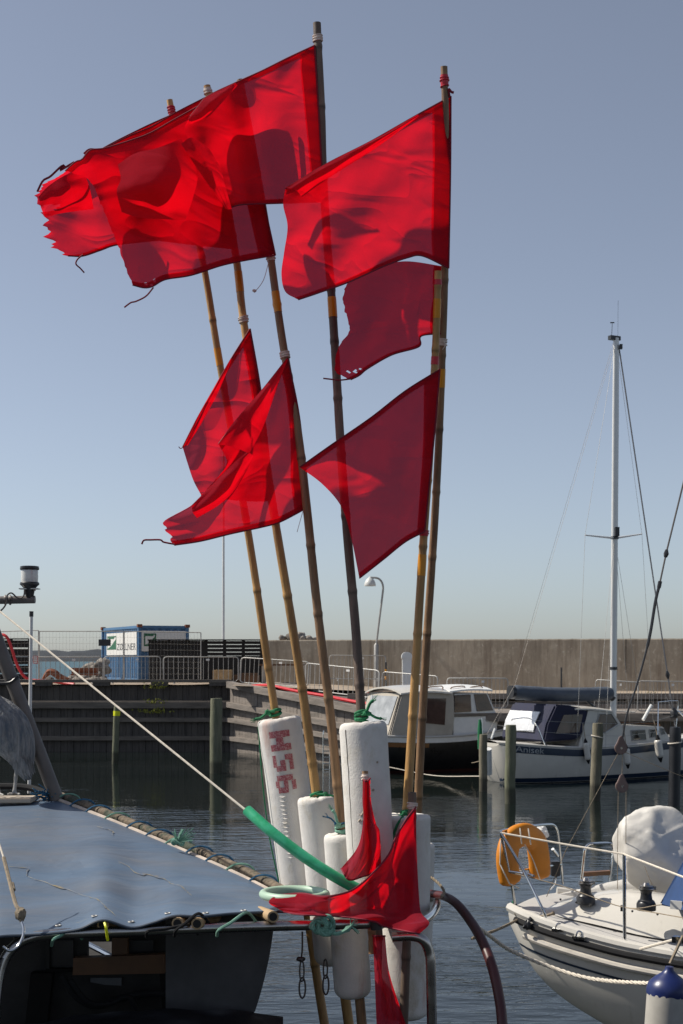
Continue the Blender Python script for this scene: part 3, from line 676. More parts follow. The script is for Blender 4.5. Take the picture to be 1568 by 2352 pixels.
# ================================================================ BOATS
class Hull:
    """stations: (x, lat_near, lat_far, z_gunwale, z_keel) in the frame's own metres"""
    def __init__(s, fr, st, n=40, pw=.62, pz=1.25):
        s.fr = fr; s.pw = pw; s.pz = pz
        xs = [q[0] for q in st]; s.st = []
        for i in range(n+1):
            x = xs[0] + (xs[-1]-xs[0])*i/n
            k = max(j for j in range(len(st)-1) if st[j][0] <= x+1e-9)
            a, c = st[k], st[k+1]; t = (x-a[0])/(c[0]-a[0])
            p0 = st[max(0, k-1)]; p3 = st[min(len(st)-1, k+2)]
            row = [x]
            for m in range(1, 5):
                m0 = (c[m]-p0[m])/max(1e-6, c[0]-p0[0])*(c[0]-a[0]); m1 = (p3[m]-a[m])/max(1e-6, p3[0]-a[0])*(c[0]-a[0])
                h00 = 2*t**3-3*t*t+1; h10 = t**3-2*t*t+t; h01 = -2*t**3+3*t*t; h11 = t**3-t*t
                row.append(h00*a[m]+h10*m0+h01*c[m]+h11*m1)
            s.st.append(row)
    def q(s, i, sec, side=-1, out=0.0):
        x, ln, lf, zg, zk = s.st[i]; c = (ln+lf)/2; b = (lf-ln)/2 + out
        a = sec*math.pi/2
        return s.fr.sp(x, c + side*b*max(0, math.cos(a))**s.pw, zg + (zk-zg)*math.sin(a)**s.pz - out*.3*math.sin(a))
    def sec_at(s, i, dz):
        zg, zk = s.st[i][3], s.st[i][4]; f = dz/max(.001, zg-zk)
        return math.asin(min(1, max(0, f))**(1/s.pz))/(math.pi/2)
    def shell(s, mb, m=14):
        rows = []
        for i in range(len(s.st)):
            rows.append([s.q(i, k/m, -1) for k in range(m+1)] + [s.q(i, 1-k/m, 1) for k in range(1, m+1)])
        mb.grid(rows); k = len(rows[0])
        mb.add(rows[0], [tuple(range(k))]); mb.add(rows[-1], [tuple(range(k))]); return mb
    def strip(s, mb, d0, d1, out, side=-1, i0=0, i1=None, absz=False, m=3):
        rows = []
        for i in range(i0, (i1 or len(s.st)-1)+1):
            zg = s.st[i][3]
            a, c = (zg-d0, zg-d1) if absz else (d0, d1)
            sa, sc = s.sec_at(i, a), s.sec_at(i, c)
            rows.append([s.q(i, sa+(sc-sa)*k/m, side, out) for k in range(m+1)])
        mb.grid(rows); return mb
    def deck(s, mb, dz=0.0, inset=0.0, camber=.05, i0=0, i1=None, m=8):
        rows = []
        for i in range(i0, (i1 or len(s.st)-1)+1):
            x, ln, lf, zg, zk = s.st[i]
            rows.append([s.fr.sp(x, ln+inset+(lf-ln-2*inset)*k/m, zg+dz+camber*math.sin(math.pi*k/m)) for k in range(m+1)])
        mb.grid(rows); return mb
    def edge(s, dz, out, side=-1, i0=0, i1=None):
        return [s.q(i, 0, side, out)+V((0, 0, dz)) for i in range(i0, (i1 or len(s.st)-1)+1)]

def zA(x, y): return (1075+x*.3143, 1792+y*.3143)
def zB(x, y): return (1075+x*.3143, 1493+y*.3143)
def zC(x, y): return (776.5+x*.2667, 1433.5+y*.2667)
def zD(x, y): return (1314+x*.1619, 1493+y*.1619)
def poly(fr, f, pts, lat): return [fr.pt(*f(*p), lat) for p in pts]
def vv(fr, d): return V((fr.v.x*d, fr.v.y*d, 0))

# ---------------------------------------------------------------- cabin boat
o0 = P(897, 1515, 42.2); FC = Fr(o0.x, o0.y, 27)
cb = thing('cabin_boat', 'black hulled cabin boat with white wheelhouse and beige canvas cockpit tent', 'boat', (o0.x+2, o0.y+2, 0))
def zpx(fr, px, py, lat): p = fr.pt(px, py, lat); return fr.x_of(p), p.z
st = []
xg, zg = zpx(FC, 897, 1694, .1)
for x, ln, lf, z, zk in [(-.6, .25, 2.15, zg+.05, .25), (.0, .12, 2.28, zg+.02, -.1), (1.2, 0, 2.4, zg-.03, -.3), (2.8, 0, 2.4, zg+.0, -.4), (4.4, .2, 2.2, zg+.16, -.4), (5.6, .7, 1.7, zg+.34, -.3), (6.4, 1.15, 1.25, zg+.5, .1)]: st.append((x, ln, lf, z, zk))
H = Hull(FC, st, pw=.5)
H.shell(MB()).build('hull', hull_k, cb)
H.strip(MB(), .0, .16, .012).build('white_topside', white_p, cb)
H.strip(MB(), .17, .30, .012, i0=0, i1=11).build('name_board', varnish, cb)
b = MB(); b.tube(H.edge(.02, .02), .035, 6); b.tube(H.edge(.02, .02, 1), .035, 6); b.build('gunwale', gel_s, cb)
H.deck(MB(), .0, .0).build('deck', gel, cb)
H.strip(MB(), .06, -.04, .01, absz=True).build('waterline_stripe', water_red, cb)
# tent
tp_ = poly(FC, zC, [(452, 962), (552, 596), (990, 588), (1000, 800), (985, 930), (975, 993), (730, 990)], .12)
b = MB(); b.prism(tp_, vv(FC, 2.1)); tent = b.build('cockpit_tent', beige, cb, smooth=False)
b = MB(); b.prism(poly(FC, zC, [(752, 640), (930, 640), (918, 868), (745, 852)], .10), vv(FC, .03)); b.build('side_window', glass_c, tent, smooth=False)
# aft window on the sloping rear face
A0, A1 = tp_[0], tp_[1]; off = vv(FC, 2.1); nrm = (A1-A0).cross(off).normalized(); nrm = nrm if nrm.x < 0 else -nrm
q = lambda s_, h_: A0.lerp(A1, h_) + off*s_ + nrm*.015
b = MB(); b.prism([q(.14, .25), q(.86, .25), q(.9, .92), q(.1, .92)], nrm*.01); b.build('rear_window', glass_g, tent, smooth=False)
b = MB(); b.tube([q(.02, .0), q(.02, 1)], .015, 6); b.tube([q(.07, .0), q(.05, 1)], .01, 6); b.build('zip_seam', black_p, tent)
# wheelhouse
wp = poly(FC, zC, [(990, 1000), (1000, 600), (1285, 595), (1355, 760), (1365, 800), (1368, 1020)], .2)
b = MB(); b.prism(wp, vv(FC, 1.95)); wh = b.build('wheelhouse', white_p, cb, smooth=False)
b = MB(); b.prism(poly(FC, zC, [(992, 800), (1368, 790), (1366, 765), (992, 770)], .17), vv(FC, .03)); b.build('trim', wood_b, wh)
b = MB(); b.prism(poly(FC, zC, [(1004, 612), (1140, 605), (1148, 755), (1002, 762)], .17), vv(FC, .03)); b.build('window', glass_c, wh, smooth=False)
b = MB(); b.prism(poly(FC, zC, [(1172, 604), (1278, 600), (1336, 742), (1198, 752)], .17), vv(FC, .03)); b.build('window', glass_c, wh, smooth=False)
def roof(fr, name, m, parent, px_l, px_r, py, lat0, lat1, th, crown, over=.1, n=8, k=8):
    a = fr.pt(*px_l, lat0-over); c = fr.pt(*px_r, lat0-over); G = []
    for i in range(n+1):
        row = []
        for j in range(k+1):
            p = a.lerp(c, i/n) + vv(fr, (lat1-lat0+2*over)*j/k); p.z += crown*math.sin(math.pi*j/k)**.8 + crown*.35*math.sin(math.pi*i/n); row.append(p)
        G.append(row)
    b = MB(); b.grid(G); G2 = [[p-V((0, 0, th)) for p in row] for row in G]; b.grid(G2)
    b.grid([G[0], G2[0]]); b.grid([G[-1], G2[-1]]); b.grid([[r[0] for r in G], [r[0] for r in G2]]); b.grid([[r[-1] for r in G], [r[-1] for r in G2]])
    return b.build(name, m, parent, recalc=False)
roof(FC, 'tent_roof', gel, cb, zC(540, 596), zC(985, 590), 0, .12, 2.2, .05, .17)
rf = roof(FC, 'cabin_roof', white_p, cb, zC(960, 578), zC(1330, 566), 0, .2, 2.15, .05, .13, .12)
for x0, x1 in ((970, 1090), (1130, 1240), (770, 900)):
    pa, pb = FC.pt(*zC(x0, 570), .3), FC.pt(*zC(x1, 560), .3); b = MB(); b.tube(cr([pa, pa+V((.03, 0, .09)), pb+V((-.03, 0, .09)), pb], 12), .018, 6); b.build('grab_rail', varnish, rf)
c = FC.pt(*zC(870, 690), 1.0)
b = MB(); b.box(c+V((.1, .2, -.35)), (1.2, .06, .5), FC.ang); b.build('cockpit_panel', varnish, tent)
for a, c_ in (((430, 1230), (1215, 1310)), ((1150, 1195), (1215, 1180))):
    b = MB(); b.tube(cr([P(*zC(*a), 41.9), P(*zC((a[0]+c_[0])/2, max(a[1], c_[1])-6), 40.5), P(*zC(*c_), 37.2)], 20), .012, 5); tag(b.build('mooring_line', rope_w if a[0] < 1000 else rope_br), ['pale mooring line sagging along the black hull to the dark pile', 'short brown mooring line at the stern of the far sailing boat'][a[0] > 1000], 'rope')

# ---------------------------------------------------------------- far sailing boat
o0 = P(1100, 1515, 38.6); FS = Fr(o0.x, o0.y, 27); FS.o -= FS.v*.62
sb = thing('sailing_boat', 'white sailing boat with navy stripe, navy canopy and tall white mast moored beyond the piles', 'boat', (o0.x+3, o0.y+1, 0))
st = []
for px, py, ln, lf, zk in [(1146, 1708, .72, 1.78, 1.0), (1152, 1709, .62, 1.88, .62), (1170, 1710, .44, 2.06, .14), (1195, 1712, .28, 2.22, -.2), (1250, 1716, .07, 2.43, -.42), (1335, 1720, 0, 2.5, -.5), (1440, 1715, .12, 2.38, -.45), (1520, 1706, .28, 2.22, -.4), (1585, 1698, .6, 1.9, -.3), (1640, 1689, .95, 1.55, -.1), (1672, 1683, 1.2, 1.3, .3)]:
    x, z = zpx(FS, px, py, ln); st.append((x, ln, lf, z, zk))
H = Hull(FS, st, pw=.55); NS = len(H.st)-1
H.shell(MB()).build('hull', gel, sb)
ns = H.strip(MB(), .02, .21, .010); ns.build('stripe', navy_s, sb)
b = MB(); H.strip(b, .15, .03, .010, absz=True); b.build('waterline_stripe', navy_s, sb)
b = MB(); H.strip(b, .02, -.2, .008, absz=True); b.build('antifouling', black_p, sb)
b = MB(); b.tube(H.edge(.03, -.02), .035, 6); b.tube(H.edge(.03, -.02, 1), .035, 6); b.build('toe_rail', gel, sb)
H.deck(MB(), .01, .0, .06).build('deck', gel_s, sb)
# boat name on the stripe
tb_src = text_mb('Anisek', .24, lambda x, y: V((x, y, 0)))
b = MB(); x0 = H.st[0][0]+.28; vs = []
for p in tb_src.v:
    xx = x0 + p.x*1.15; i = min(NS-1, max(0, int((xx-H.st[0][0])/(H.st[-1][0]-H.st[0][0])*NS))); f = (xx-H.st[i][0])/(H.st[i+1][0]-H.st[i][0])
    dz = .185 - p.y
    a = H.q(i, H.sec_at(i, dz), -1, .016); c = H.q(i+1, H.sec_at(i+1, dz), -1, .016); vs.append(a.lerp(c, f))
b.add(vs, tb_src.f); b.build('name_lettering', glass_g, sb, smooth=False, recalc=False)
# canopy
cp = poly(FS, zB, [(548, 672), (575, 540), (640, 398), (740, 404), (868, 432), (880, 458), (842, 600), (800, 655)], .30)
b = MB(); b.prism(cp, vv(FS, 2.12)); can = b.build('canopy', navy, sb, bevel=.05)
b = MB(); b.prism(poly(FS, zB, [(700, 474), (838, 470), (812, 600), (640, 612)], .285), vv(FS, .02)); b.build('side_window', glass_c, can, smooth=False)
A0, A1 = cp[0], cp[2]; off = vv(FS, 2.12); nrm = (A1-A0).cross(off).normalized(); nrm = nrm if nrm.x < 0 else -nrm
Am = cp[1]
q = lambda s_, h_: (A0.lerp(Am, h_*2) if h_ < .5 else Am.lerp(A1, h_*2-1)) + off*s_ + nrm*.05
b = MB(); G = [[q(.24+.70*i/10, .24+.54*j/8) + nrm*.01*noise.noise(V((i*.9, j*.9, 1))) for i in range(11)] for j in range(9)]; b.grid(G); G2 = [[p-nrm*.03 for p in r_] for r_ in G]; b.grid(G2); b.build('silver_window', mat('silver_sheet', (.72, .72, .72), .35, .3, var=.1, bump=.4, bscale=12), can)
# doghouse, trunk cabin
b = MB(); b.prism(poly(FS, zB, [(805, 712), (878, 442), (1050, 444), (1112, 532), (1118, 552), (1108, 706)], .34), vv(FS, 1.85)); dh = b.build('doghouse', gel, sb, smooth=False)
b = MB(); b.prism(poly(FS, zD, [(345, 1040), (388, 908), (556, 906), (648, 1048), (470, 1168), (410, 1172)], .325), vv(FS, .03)); b.build('window', glass_c, dh, smooth=False)
b = MB(); lp = poly(FS, zD, [(345, 1040), (388, 908), (556, 906), (648, 1048), (470, 1168), (410, 1172), (345, 1040)], .318); b.tube(lp, .014, 5); b.build('window_frame', galv, dh)
b = MB(); lp = poly(FS, zD, [(470, 1178), (655, 1052)], .325); b.tube(lp, .02, 5); b.build('trim', white_p, dh)
roof(FS, 'doghouse_roof', gel, sb, zB(780, 428), zB(1062, 446), 0, .34, 2.2, .04, .08, .05)
b = MB(); b.prism(poly(FS, zB, [(1100, 706), (1104, 548), (1180, 552), (1425, 560), (1446, 600), (1476, 640), (1490, 668), (1300, 690)], .46), vv(FS, 1.6)); tr = b.build('trunk_cabin', gel, sb, bevel=.02)
for pts in ([(1190, 588), (1292, 584), (1300, 655), (1196, 662)], [(1323, 582), (1385, 578), (1392, 632), (1330, 640)], [(1406, 574), (1428, 572), (1438, 612), (1414, 618)]):
    fr_ = MB(); fr_.tube(poly(FS, zB, pts+[pts[0]], .45), .018, 5); wo = fr_.build('window', galv, tr)
    g_ = MB(); g_.prism(poly(FS, zB, pts, .448), vv(FS, .02)); g_.build('pane', glass_d, wo, smooth=False)
b = MB(); pa, pb = FS.pt(*zB(1120, 546), .6), FS.pt(*zB(1400, 554), .6); b.tube([pa, pa+V((0, 0, .06)), pb+V((0, 0, .06)), pb], .016, 6); b.build('grab_rail', varnish, tr)
b = MB(); pa, pb = FS.pt(*zB(1278, 512), 1.2), FS.pt(*zB(1340, 402), 1.2); b.tube([pa, pb], .045, 8); b.build('dorade_pole', white_p, sb)
# mast, boom, spreaders, rigging
mb_, mt_ = FS.pt(1408, 1668, 1.25), FS.pt(1415, 776, 1.25)
b = MB(); G = []
for i in range(21):
    p = mb_.lerp(mt_, i/20); k = 1 if i < 17 else 1-.12*(i-16)/4
    G.append([p + V((FS.u.x*.105*k*math.cos(a), FS.u.y*.105*k*math.cos(a), 0)) + V((FS.v.x*.075*k*math.sin(a), FS.v.y*.075*k*math.sin(a), 0)) for a in [2*math.pi*j/14 for j in range(15)]])
b.grid(G); b.add(G[-1][:14], [tuple(range(14))]); mast = b.build('mast', mat('mast_aluminium', (.70, .69, .66), .38, .25, var=.06, scale=3), sb)
for y in (1235, 1535): b = MB(); p = FS.pt(1411.5 - (y-1235)*.008, y, 1.25); b.tube([p-V((0, 0, .04)), p+V((0, 0, .04))], .118, 12); b.build('collar', black_p, mast)
b = MB(); p = FS.pt(1414, 775, 1.25); b.box(p+V((-.04, 0, -.02)), (.36, .14, .12), FS.ang); b.tube([p+V((-.12, 0, .02)), FS.pt(1406, 742, 1.25)], .008, 5); b.box(FS.pt(1406, 741, 1.25), (.12, .02, .03)); b.tube([p+V((.06, 0, .02)), FS.pt(1419.5, 690, 1.25)], .004, 5); b.box(p+V((.14, -.05, -.28)), (.08, .1, .14)); b.build('masthead_gear', black_p, mast)
b = MB(); p = FS.pt(1417, 1221, 1.1); b.box(p, (.12, .12, .26)); b.build('deck_light', black_p, mast)
sp0 = FS.pt(1411, 1236, 1.25); s1, s2 = FS.pt(1343.5, 1229, .55), FS.pt(1474, 1226.5, 1.95)
for s_ in (s1, s2): MB().tube([sp0, s_], [.035, .02], 6).build('spreader', white_p, mast)
bs, be = FS.pt(1176, 1590, 1.25), FS.pt(1402, 1593, 1.25)
b = MB(); n = 24; pts = [bs.lerp(be, i/n)+V((0, 0, -.05*math.sin(math.pi*i/n)+.012*noise.noise(V((i*.6, 0, 3))))) for i in range(n+1)]
rs = [.15] + [.205+.012*noise.noise(V((i*.5, 2, 3))) for i in range(1, n)] + [.17]; b.tube(pts, rs, 14); b.build('sail_cover', mat('sail_cover', (.07, .085, .11), .6, var=.2, scale=4), sb)
b = MB(); b.tube([bs+(be-bs)*-.02, bs+(be-bs)*.01], .19, 12); b.build('boom_end', black_p, sb)
b = MB(); b.tube([be+V((.1, -.05, -.1)), FS.pt(1404, 1608, 1.25)], .06, 8); b.tube([FS.pt(1335, 1598, 1.25), FS.pt(1350, 1612, 1.25), FS.pt(1372, 1630, 1.25)], .035, 8); b.build('vang', black_p, sb)
def wire(pts, r=.005, name='shroud', m=None, par=None):
    b = MB(); b.tube([V(p) for p in pts], r, 4, caps=False); return b.build(name, m or galv, par if par is not None else sb)
top = FS.pt(1413, 785, 1.25)
wire([top, s1, FS.pt(1325, 1705, .1)]); wire([FS.pt(1416, 790, 1.25), s2, FS.pt(1500, 1660, 2.4)])
for a, c in (((1410, 1245, 1.2), (1366, 1712, .1)), ((1411, 1245, 1.2), (1390, 1718, .02)), ((1413, 1245, 1.3), (1448, 1680, 2.4)), ((1413, 1245, 1.3), (1480, 1670, 2.4))): wire([FS.pt(*a), FS.pt(*c)], .005)
wire([top, FS.pt(1183, 1572, 1.0), FS.pt(1116, 1690, .6)], .004, 'backstay', grey_p); wire([top+V((-.05, 0, 0)), FS.pt(1178, 1572, 1.4), FS.pt(1130, 1690, 1.7)], .004, 'backstay', grey_p)
fs0, fs1 = FS.pt(1421, 795, 1.25), FS.pt(1533, 1550, 1.25)
wire([fs0, fs1, fs1.lerp(fs0, -.16)], .021, 'forestay', mat('grey_wire', (.16, .16, .17), .5, .3))
b = MB(); b.tube([fs1.lerp(fs0, .012), fs1, fs1.lerp(fs0, -.012)], [.03, .07, .03], 8); b.build('furling_drum', black_p, sb)
# stern gear: rails and lines
q0, q1, q2 = FS.pt(*zB(98, 495), .62), FS.pt(*zB(320, 508), .35), FS.pt(*zB(475, 515), .2)
b = MB(); b.tube([FS.pt(*zB(105, 655), .62), q0], .016, 6); b.tube(cr([q1+V((0, 0, -.03)), FS.pt(*zB(330, 505), .3), FS.pt(*zB(470, 512), .2), FS.pt(*zB(560, 690), .1)], 20), .016, 6); b.tube([FS.pt(*zB(330, 590), .3), FS.pt(*zB(470, 592), .15)], .012, 6); b.build('pushpit', chrome, sb)
b = MB(); b.tube([q0+V((-.06, 0, -.85)), q0+V((-.05, 0, -.3)), q0+V((-.05, 0, -.05))], [.045, .06, .03], 8); b.build('rope_bundle', rope_g, sb)
wire(cr([q0, q0.lerp(q1, .5)+V((0, 0, -.17)), q1+V((0, 0, -.2))], 10), .01, 'stern_rope', rope_w)
for px in (838, 1132): wire([FS.pt(*zB(px, 535), .12), FS.pt(*zB(px+2, 715), .1)], .014, 'stanchion')
wire([q2, FS.pt(*zB(838, 532), .12), FS.pt(*zB(1132, 540), .1), FS.pt(*zB(1360, 520), .2), FS.pt(*zB(1500, 480), .6)], .006, 'lifeline')
wire([FS.pt(*zB(470, 592), .15), FS.pt(*zB(838, 622), .12), FS.pt(*zB(1132, 630), .1), FS.pt(*zB(1430, 590), .3)], .006, 'lifeline')
b = MB(); b.tube(cr([FS.pt(*zB(1385, 640), .3), FS.pt(*zB(1390, 395), .5), FS.pt(*zB(1400, 380), .6), FS.pt(*zB(1530, 372), 1.25), FS.pt(*zB(1536, 400), 1.3), FS.pt(*zB(1520, 560), 1.3)], 30), .014, 6); b.build('pulpit', chrome, sb)
pa = FS.pt(*zB(1505, 470), 1.25); b = MB(); b.blob(pa, (.12, .12, .2), 2, .2, 2, 4); b.tube([pa+V((-.35, 0, .0)), pa+V((.2, 0, -.02))], .03, 6); b.build('anchor_gear', black_p, sb)
b = MB(); b.tube(cr([pa+V((.12, 0, .1)), pa+V((.3, 0, -.05)), pa+V((.42, 0, .12)), pa+V((.45, 0, .4))], 14), .03, 8); b.build('bow_roller', chrome, sb)
wire([pa, FS.pt(1530, 1600, 1.25)], .012, 'furler')
b = MB(); b.tube([FS.pt(*zB(148, 722), .30), FS.pt(*zB(152, 905), .6)], .09, 8); b.build('rudder_head', white_p, sb)
b = MB(); b.tube([FS.pt(*zB(170, 650), .5), FS.pt(*zB(195, 575), .6)], .03, 6); b.build('cleat_post', white_p, sb)
# fenders of the far boat
def fender(pt, pb, r, label, line_top, m=None, capm=None, group='fenders on the far sailing boat'):
    t = thing('fender', label, 'fender', tuple(pb), group)
    n = 16; pts = [pt.lerp(pb, i/n) for i in range(n+1)]
    rs = [r*min(1, (.35+.65*math.sin(min(1, i/2.2)*math.pi/2)))*min(1, .35+.65*math.sin(min(1, (n-i)/2.2)*math.pi/2)) for i in range(n+1)]
    b = MB(); b.tube(pts, rs, 16); b.build('body', m or gel, t)
    ax = (pb-pt).normalized()
    for p, s_ in ((pt, -1), (pb, 1)):
        b = MB(); b.tube([p+ax*s_*(-r*.35), p+ax*s_*r*.25, p+ax*s_*r*1.0], [r*.72, r*.5, r*.22], 12); b.build('end_cap', capm or black_r, t)
    b = MB(); b.tube([pt-ax*r, line_top], .012, 5); b.build('line', rope_br, t); return t
fender(FS.pt(*zD(190, 1300), -.1), FS.pt(*zD(228, 1570), -.1), .088, 'slim white fender on the far boat nearest the canopy', FS.pt(*zD(155, 1050), .1))
fender(FS.pt(*zD(765, 1385), -.12), FS.pt(*zD(788, 1632), -.12), .10, 'white fender hanging below the small windows of the far boat', FS.pt(*zD(722, 1040), .1))
fender(FS.pt(*zD(1212, 1260), -.02), FS.pt(*zD(1250, 1535), -.02), .115, 'fat white fender on the far boat near the black pile', FS.pt(*zD(1160, 1000), .2))

# ---------------------------------------------------------------- near sailing boat
FN = Fr(1.38, 12.35, -32)
nb = thing('sailing_boat', 'white sailing boat stern at the lower right with steel rails, winches and an orange lifebuoy', 'boat', (3.2, 11.6, 0))
st = [(-.0, .16, 1.25, 1.20, .93), (.17, .06, 1.36, 1.175, .64), (.4, .0, 1.55, 1.13, .43), (.75, -.04, 1.8, 1.075, .24), (1.2, -.06, 2.05, 1.02, .05), (2.0, -.06, 2.4, .985, -.12), (3.2, .0, 2.6, 1.0, -.3), (4.6, .25, 2.5, 1.06, -.35), (6.0, .85, 1.9, 1.16, -.2), (6.8, 1.36, 1.42, 1.25, .3)]
HN = Hull(FN, st, n=64, pw=.5, pz=1.15)
HN.shell(MB(), 20).build('hull', gel, nb)
b = MB(); b.tube(HN.edge(.022, -.03), .042, 8); b.tube(HN.edge(.022, -.03, 1), .042, 8); b.build('toe_rail', gel, nb)
b = MB(); b.tube([p-V((0, 0, .045)) for p in HN.edge(0, .012, i0=1)], .03, 8); b.build('rub_rail', black_r, nb)
b = MB(); b.tube([p-V((0, 0, .15)) for p in HN.edge(0, .012, i0=2)], .028, 8); b.build('rubbing_strake', mat('worn_strake', (.50, .46, .40), .7, var=.2, scale=7, stretch=(1, 1, 6), col2=(.25, .27, .32), c2=(.62, .7)), nb)
HN.strip(MB(), .255, .275, .006, i0=1).build('stripe', navy_s, nb)
HN.deck(MB(), .005, .02, .03).build('deck', gel_s, nb)
# coaming: moulded cockpit side
def coam(prof, x0, x1, n=26, latf=None, rise=None):
    G = []
    for i in range(n+1):
        x = x0+(x1-x0)*i/n; e = min(1, i/5.0); e = math.sin(e*math.pi/2)
        zb = 1.20-.13*min(1, x/1.2) + .01
        G.append([FN.sp(x-(.04*k/len(prof))*(1-e), l+(latf(x) if latf else 0), zb-.03+(z+.03)*(e if z > 0 else 1) + .012*math.sin(x*3+k)) for k, (l, z) in enumerate(prof)])
    b = MB(); b.grid(G); return b
prof = [(.30, -.02), (.36, .05), (.42, .13), (.50, .205), (.60, .25), (.72, .262), (.84, .258), (.90, .22), (.92, .1), (.93, -.2), (.95, -.45)]
coam(prof, .12, 5.2, latf=lambda x: .05*x).build('coaming', gel, nb, angle=60)
coam([(1.12, -.45), (1.13, -.1), (1.14, .2), (1.18, .27), (1.30, .27), (1.36, .2), (1.40, -.02)], .0, 5.2, latf=lambda x: .34*min(x, 2.2)).build('coaming', gel_s, nb, angle=60)
b = MB(); b.grid([[FN.sp(x, l, .72) for l in (.9, 1.2, 1.9)] for x in (.2, 2, 5)]); b.build('cockpit_floor', gel_s, nb)
# pushpit
def tubeN(pts, r, m=chrome, name='pushpit', n=40, seg=10, par=nb):
    b = MB(); b.tube(cr(pts, n), r, seg); return b.build(name, m, par)
c0 = P(1150, 1913, 12.52)
rail = MB()
rail.tube(cr([P(1184, 2097, 12.62), P(1178, 2050, 12.6), P(1160, 1960, 12.55), c0], 20), .0135, 10)
rail.tube(cr([P(1251.5, 2121, 12.2), P(1251, 2098, 12.2), P(1242, 2080, 12.22), P(1205, 2005, 12.4), c0], 24), .0135, 10)
rail.tube(cr([c0, P(1154, 1908, 12.6), P(1200, 1900, 12.95), P(1258, 1894, 13.4), P(1274, 1898, 13.52), P(1281, 1915, 13.55), P(1287, 1970, 13.6), P(1293, 2030, 13.65)], 40), .0135, 10)
rail.tube(cr([P(1166, 2001, 12.57), P(1230, 1994, 13.05), P(1288, 1986, 13.6)], 16), .011, 8)
rail.tube(cr([P(1166, 2001, 12.57), P(1200, 2006, 12.5), P(1226, 2012, 12.32)], 10), .011, 8)
rail.build('pushpit', chrome, nb)
b = MB(); b.tube([P(1181, 2076, 12.62), P(1183, 2090, 12.62)], .022, 10); b.build('rail_foot', black_r, nb)
b = MB(); b.tube([P(1180, 2069, 12.62), P(1181, 2075, 12.62)], .018, 10); b.build('rail_band', rope_g, nb)
b = MB(); b.box(P(1275, 1995, 13.5), (.085, .08, .14)); b.tube([P(1276, 2002, 13.5), P(1277, 2016, 13.5)], [.03, .015], 8); b.build('stern_light', black_p, nb, bevel=.008)
tubeN([P(1277, 2016, 13.5), P(1275, 2030, 13.5), P(1264, 2044, 13.4)], .006, white_p, 'cable', 10, 5)
b = MB(); b.tube([P(1269, 1950, 13.45), P(1281, 1966, 13.5)], .016, 8); b.build('rod_holder', chrome, nb)
b = MB(); b.blob(P(1242, 1914, 13.4), (.07, .05, .07), 3, .25, 2.2, 5); b.build('rope_knot', white_p, nb)
# ladder at the stern
lad = MB(); lad.tube(cr([P(1335, 2026, 13.6), P(1341, 1970, 13.62), P(1344, 1950, 13.62), P(1352, 1940, 13.63), P(1362, 1938, 13.65), P(1398, 1937, 13.9), P(1407, 1942, 13.92), P(1407, 1960, 13.92), P(1400, 2024, 13.9)], 40), .014, 8); lad.build('ladder_frame', chrome, nb)
b = MB(); pa, pc = P(1341, 2009, 13.6), P(1402, 2005, 13.9); b.prism([pa+V((0, 0, .02)), pc+V((0, 0, .02)), pc+V((0, 0, -.02)), pa+V((0, 0, -.02))], (0, .06, 0)); b.build('ladder_rung', varnish, nb)
# stanchion, lifelines
s0, s1_ = P(1434.5, 2173, 11.75), P(1433, 1962, 11.78)
b = MB(); b.tube([s0, s1_], .0145, 10); b.tube([s0, s0+V((0, 0, .05))], .022, 10); b.box(s0, (.1, .08, .012)); b.build('stanchion', chrome, nb)
b = MB(); b.tube(cr([c0, P(1290, 1938, 12.2), s1_], 20), .0085, 6); b.tube([s1_, P(1568, 2014, 10.7), P(1680, 2058, 9.8)], .0085, 6); b.build('lifeline', rope_w, nb)
b = MB(); b.tube(cr([P(1167, 2003, 12.57), P(1290, 2035, 12.2), s0.lerp(s1_, .42), P(1520, 2078, 11)], 20), .0045, 5); b.tube([s0.lerp(s1_, .42), P(1568, 2108, 10.7), P(1680, 2160, 9.8)], .0045, 5); b.build('lower_lifeline', rope_br, nb)
# winches
def winch(px, py, d):
    c = P(px, py, d)
    b = MB(); pr = [(.082, -.03), (.082, .02), (.070, .045), (.052, .06), (.046, .10), (.05, .125), (.062, .14)]; b.tube([c+V((0, 0, z)) for r_, z in pr], [r_ for r_, z in pr], 20); w_ = b.build('winch', black_p, nb)
    b = MB(); pr = [(.058, .142), (.066, .15), (.066, .158), (.05, .162), (.058, .168), (.058, .176), (.03, .18), (.02, .20)]; b.tube([c+V((0, 0, z)) for r_, z in pr], [r_ for r_, z in pr], 20); b.box(c+V((.055, 0, .155)), (.05, .03, .03)); b.build('winch_top', steel, w_)
winch(1345, 2068, 12.45); winch(1484, 2082, 11.95)
# deck fittings
for px, py, d in ((1283, 2132, 12.05), (1330, 2150, 11.9)):
    b = MB(); c = P(px, py, d); b.tube(cr([c+V((-.03, 0, -.02)), c+V((-.015, 0, .035)), c+V((.015, 0, .035)), c+V((.03, 0, -.02))], 10), .008, 6); b.box(c+V((0, 0, -.015)), (.11, .05, .02), FN.ang); b.build('eye_bolt', chrome, nb)
for px, py, d in ((1287, 2066, 12.4), (1323, 2073, 12.35), (1355, 2078, 12.2), (1452, 2093, 11.9), (1510, 2100, 11.6)):
    b = MB(); c = P(px, py, d); b.blob(c, (.011, .011, .011), 1, 0); b.build('screw', black_p, nb)
b = MB(); c = P(1430, 2086, 12.0); b.box(c, (.03, .03, .05), FN.ang); b.build('cleat', chrome, nb)
b = MB(); c = P(1575, 2157, 10.7); b.box(c, (.16, .05, .03), FN.ang); b.box(c+V((-.08, 0, 0)), (.03, .07, .045), FN.ang); b.tube([c+V((.04, 0, 0)), c+V((.04, 0, .12))], .012, 6); b.build('genoa_car', chrome, nb)
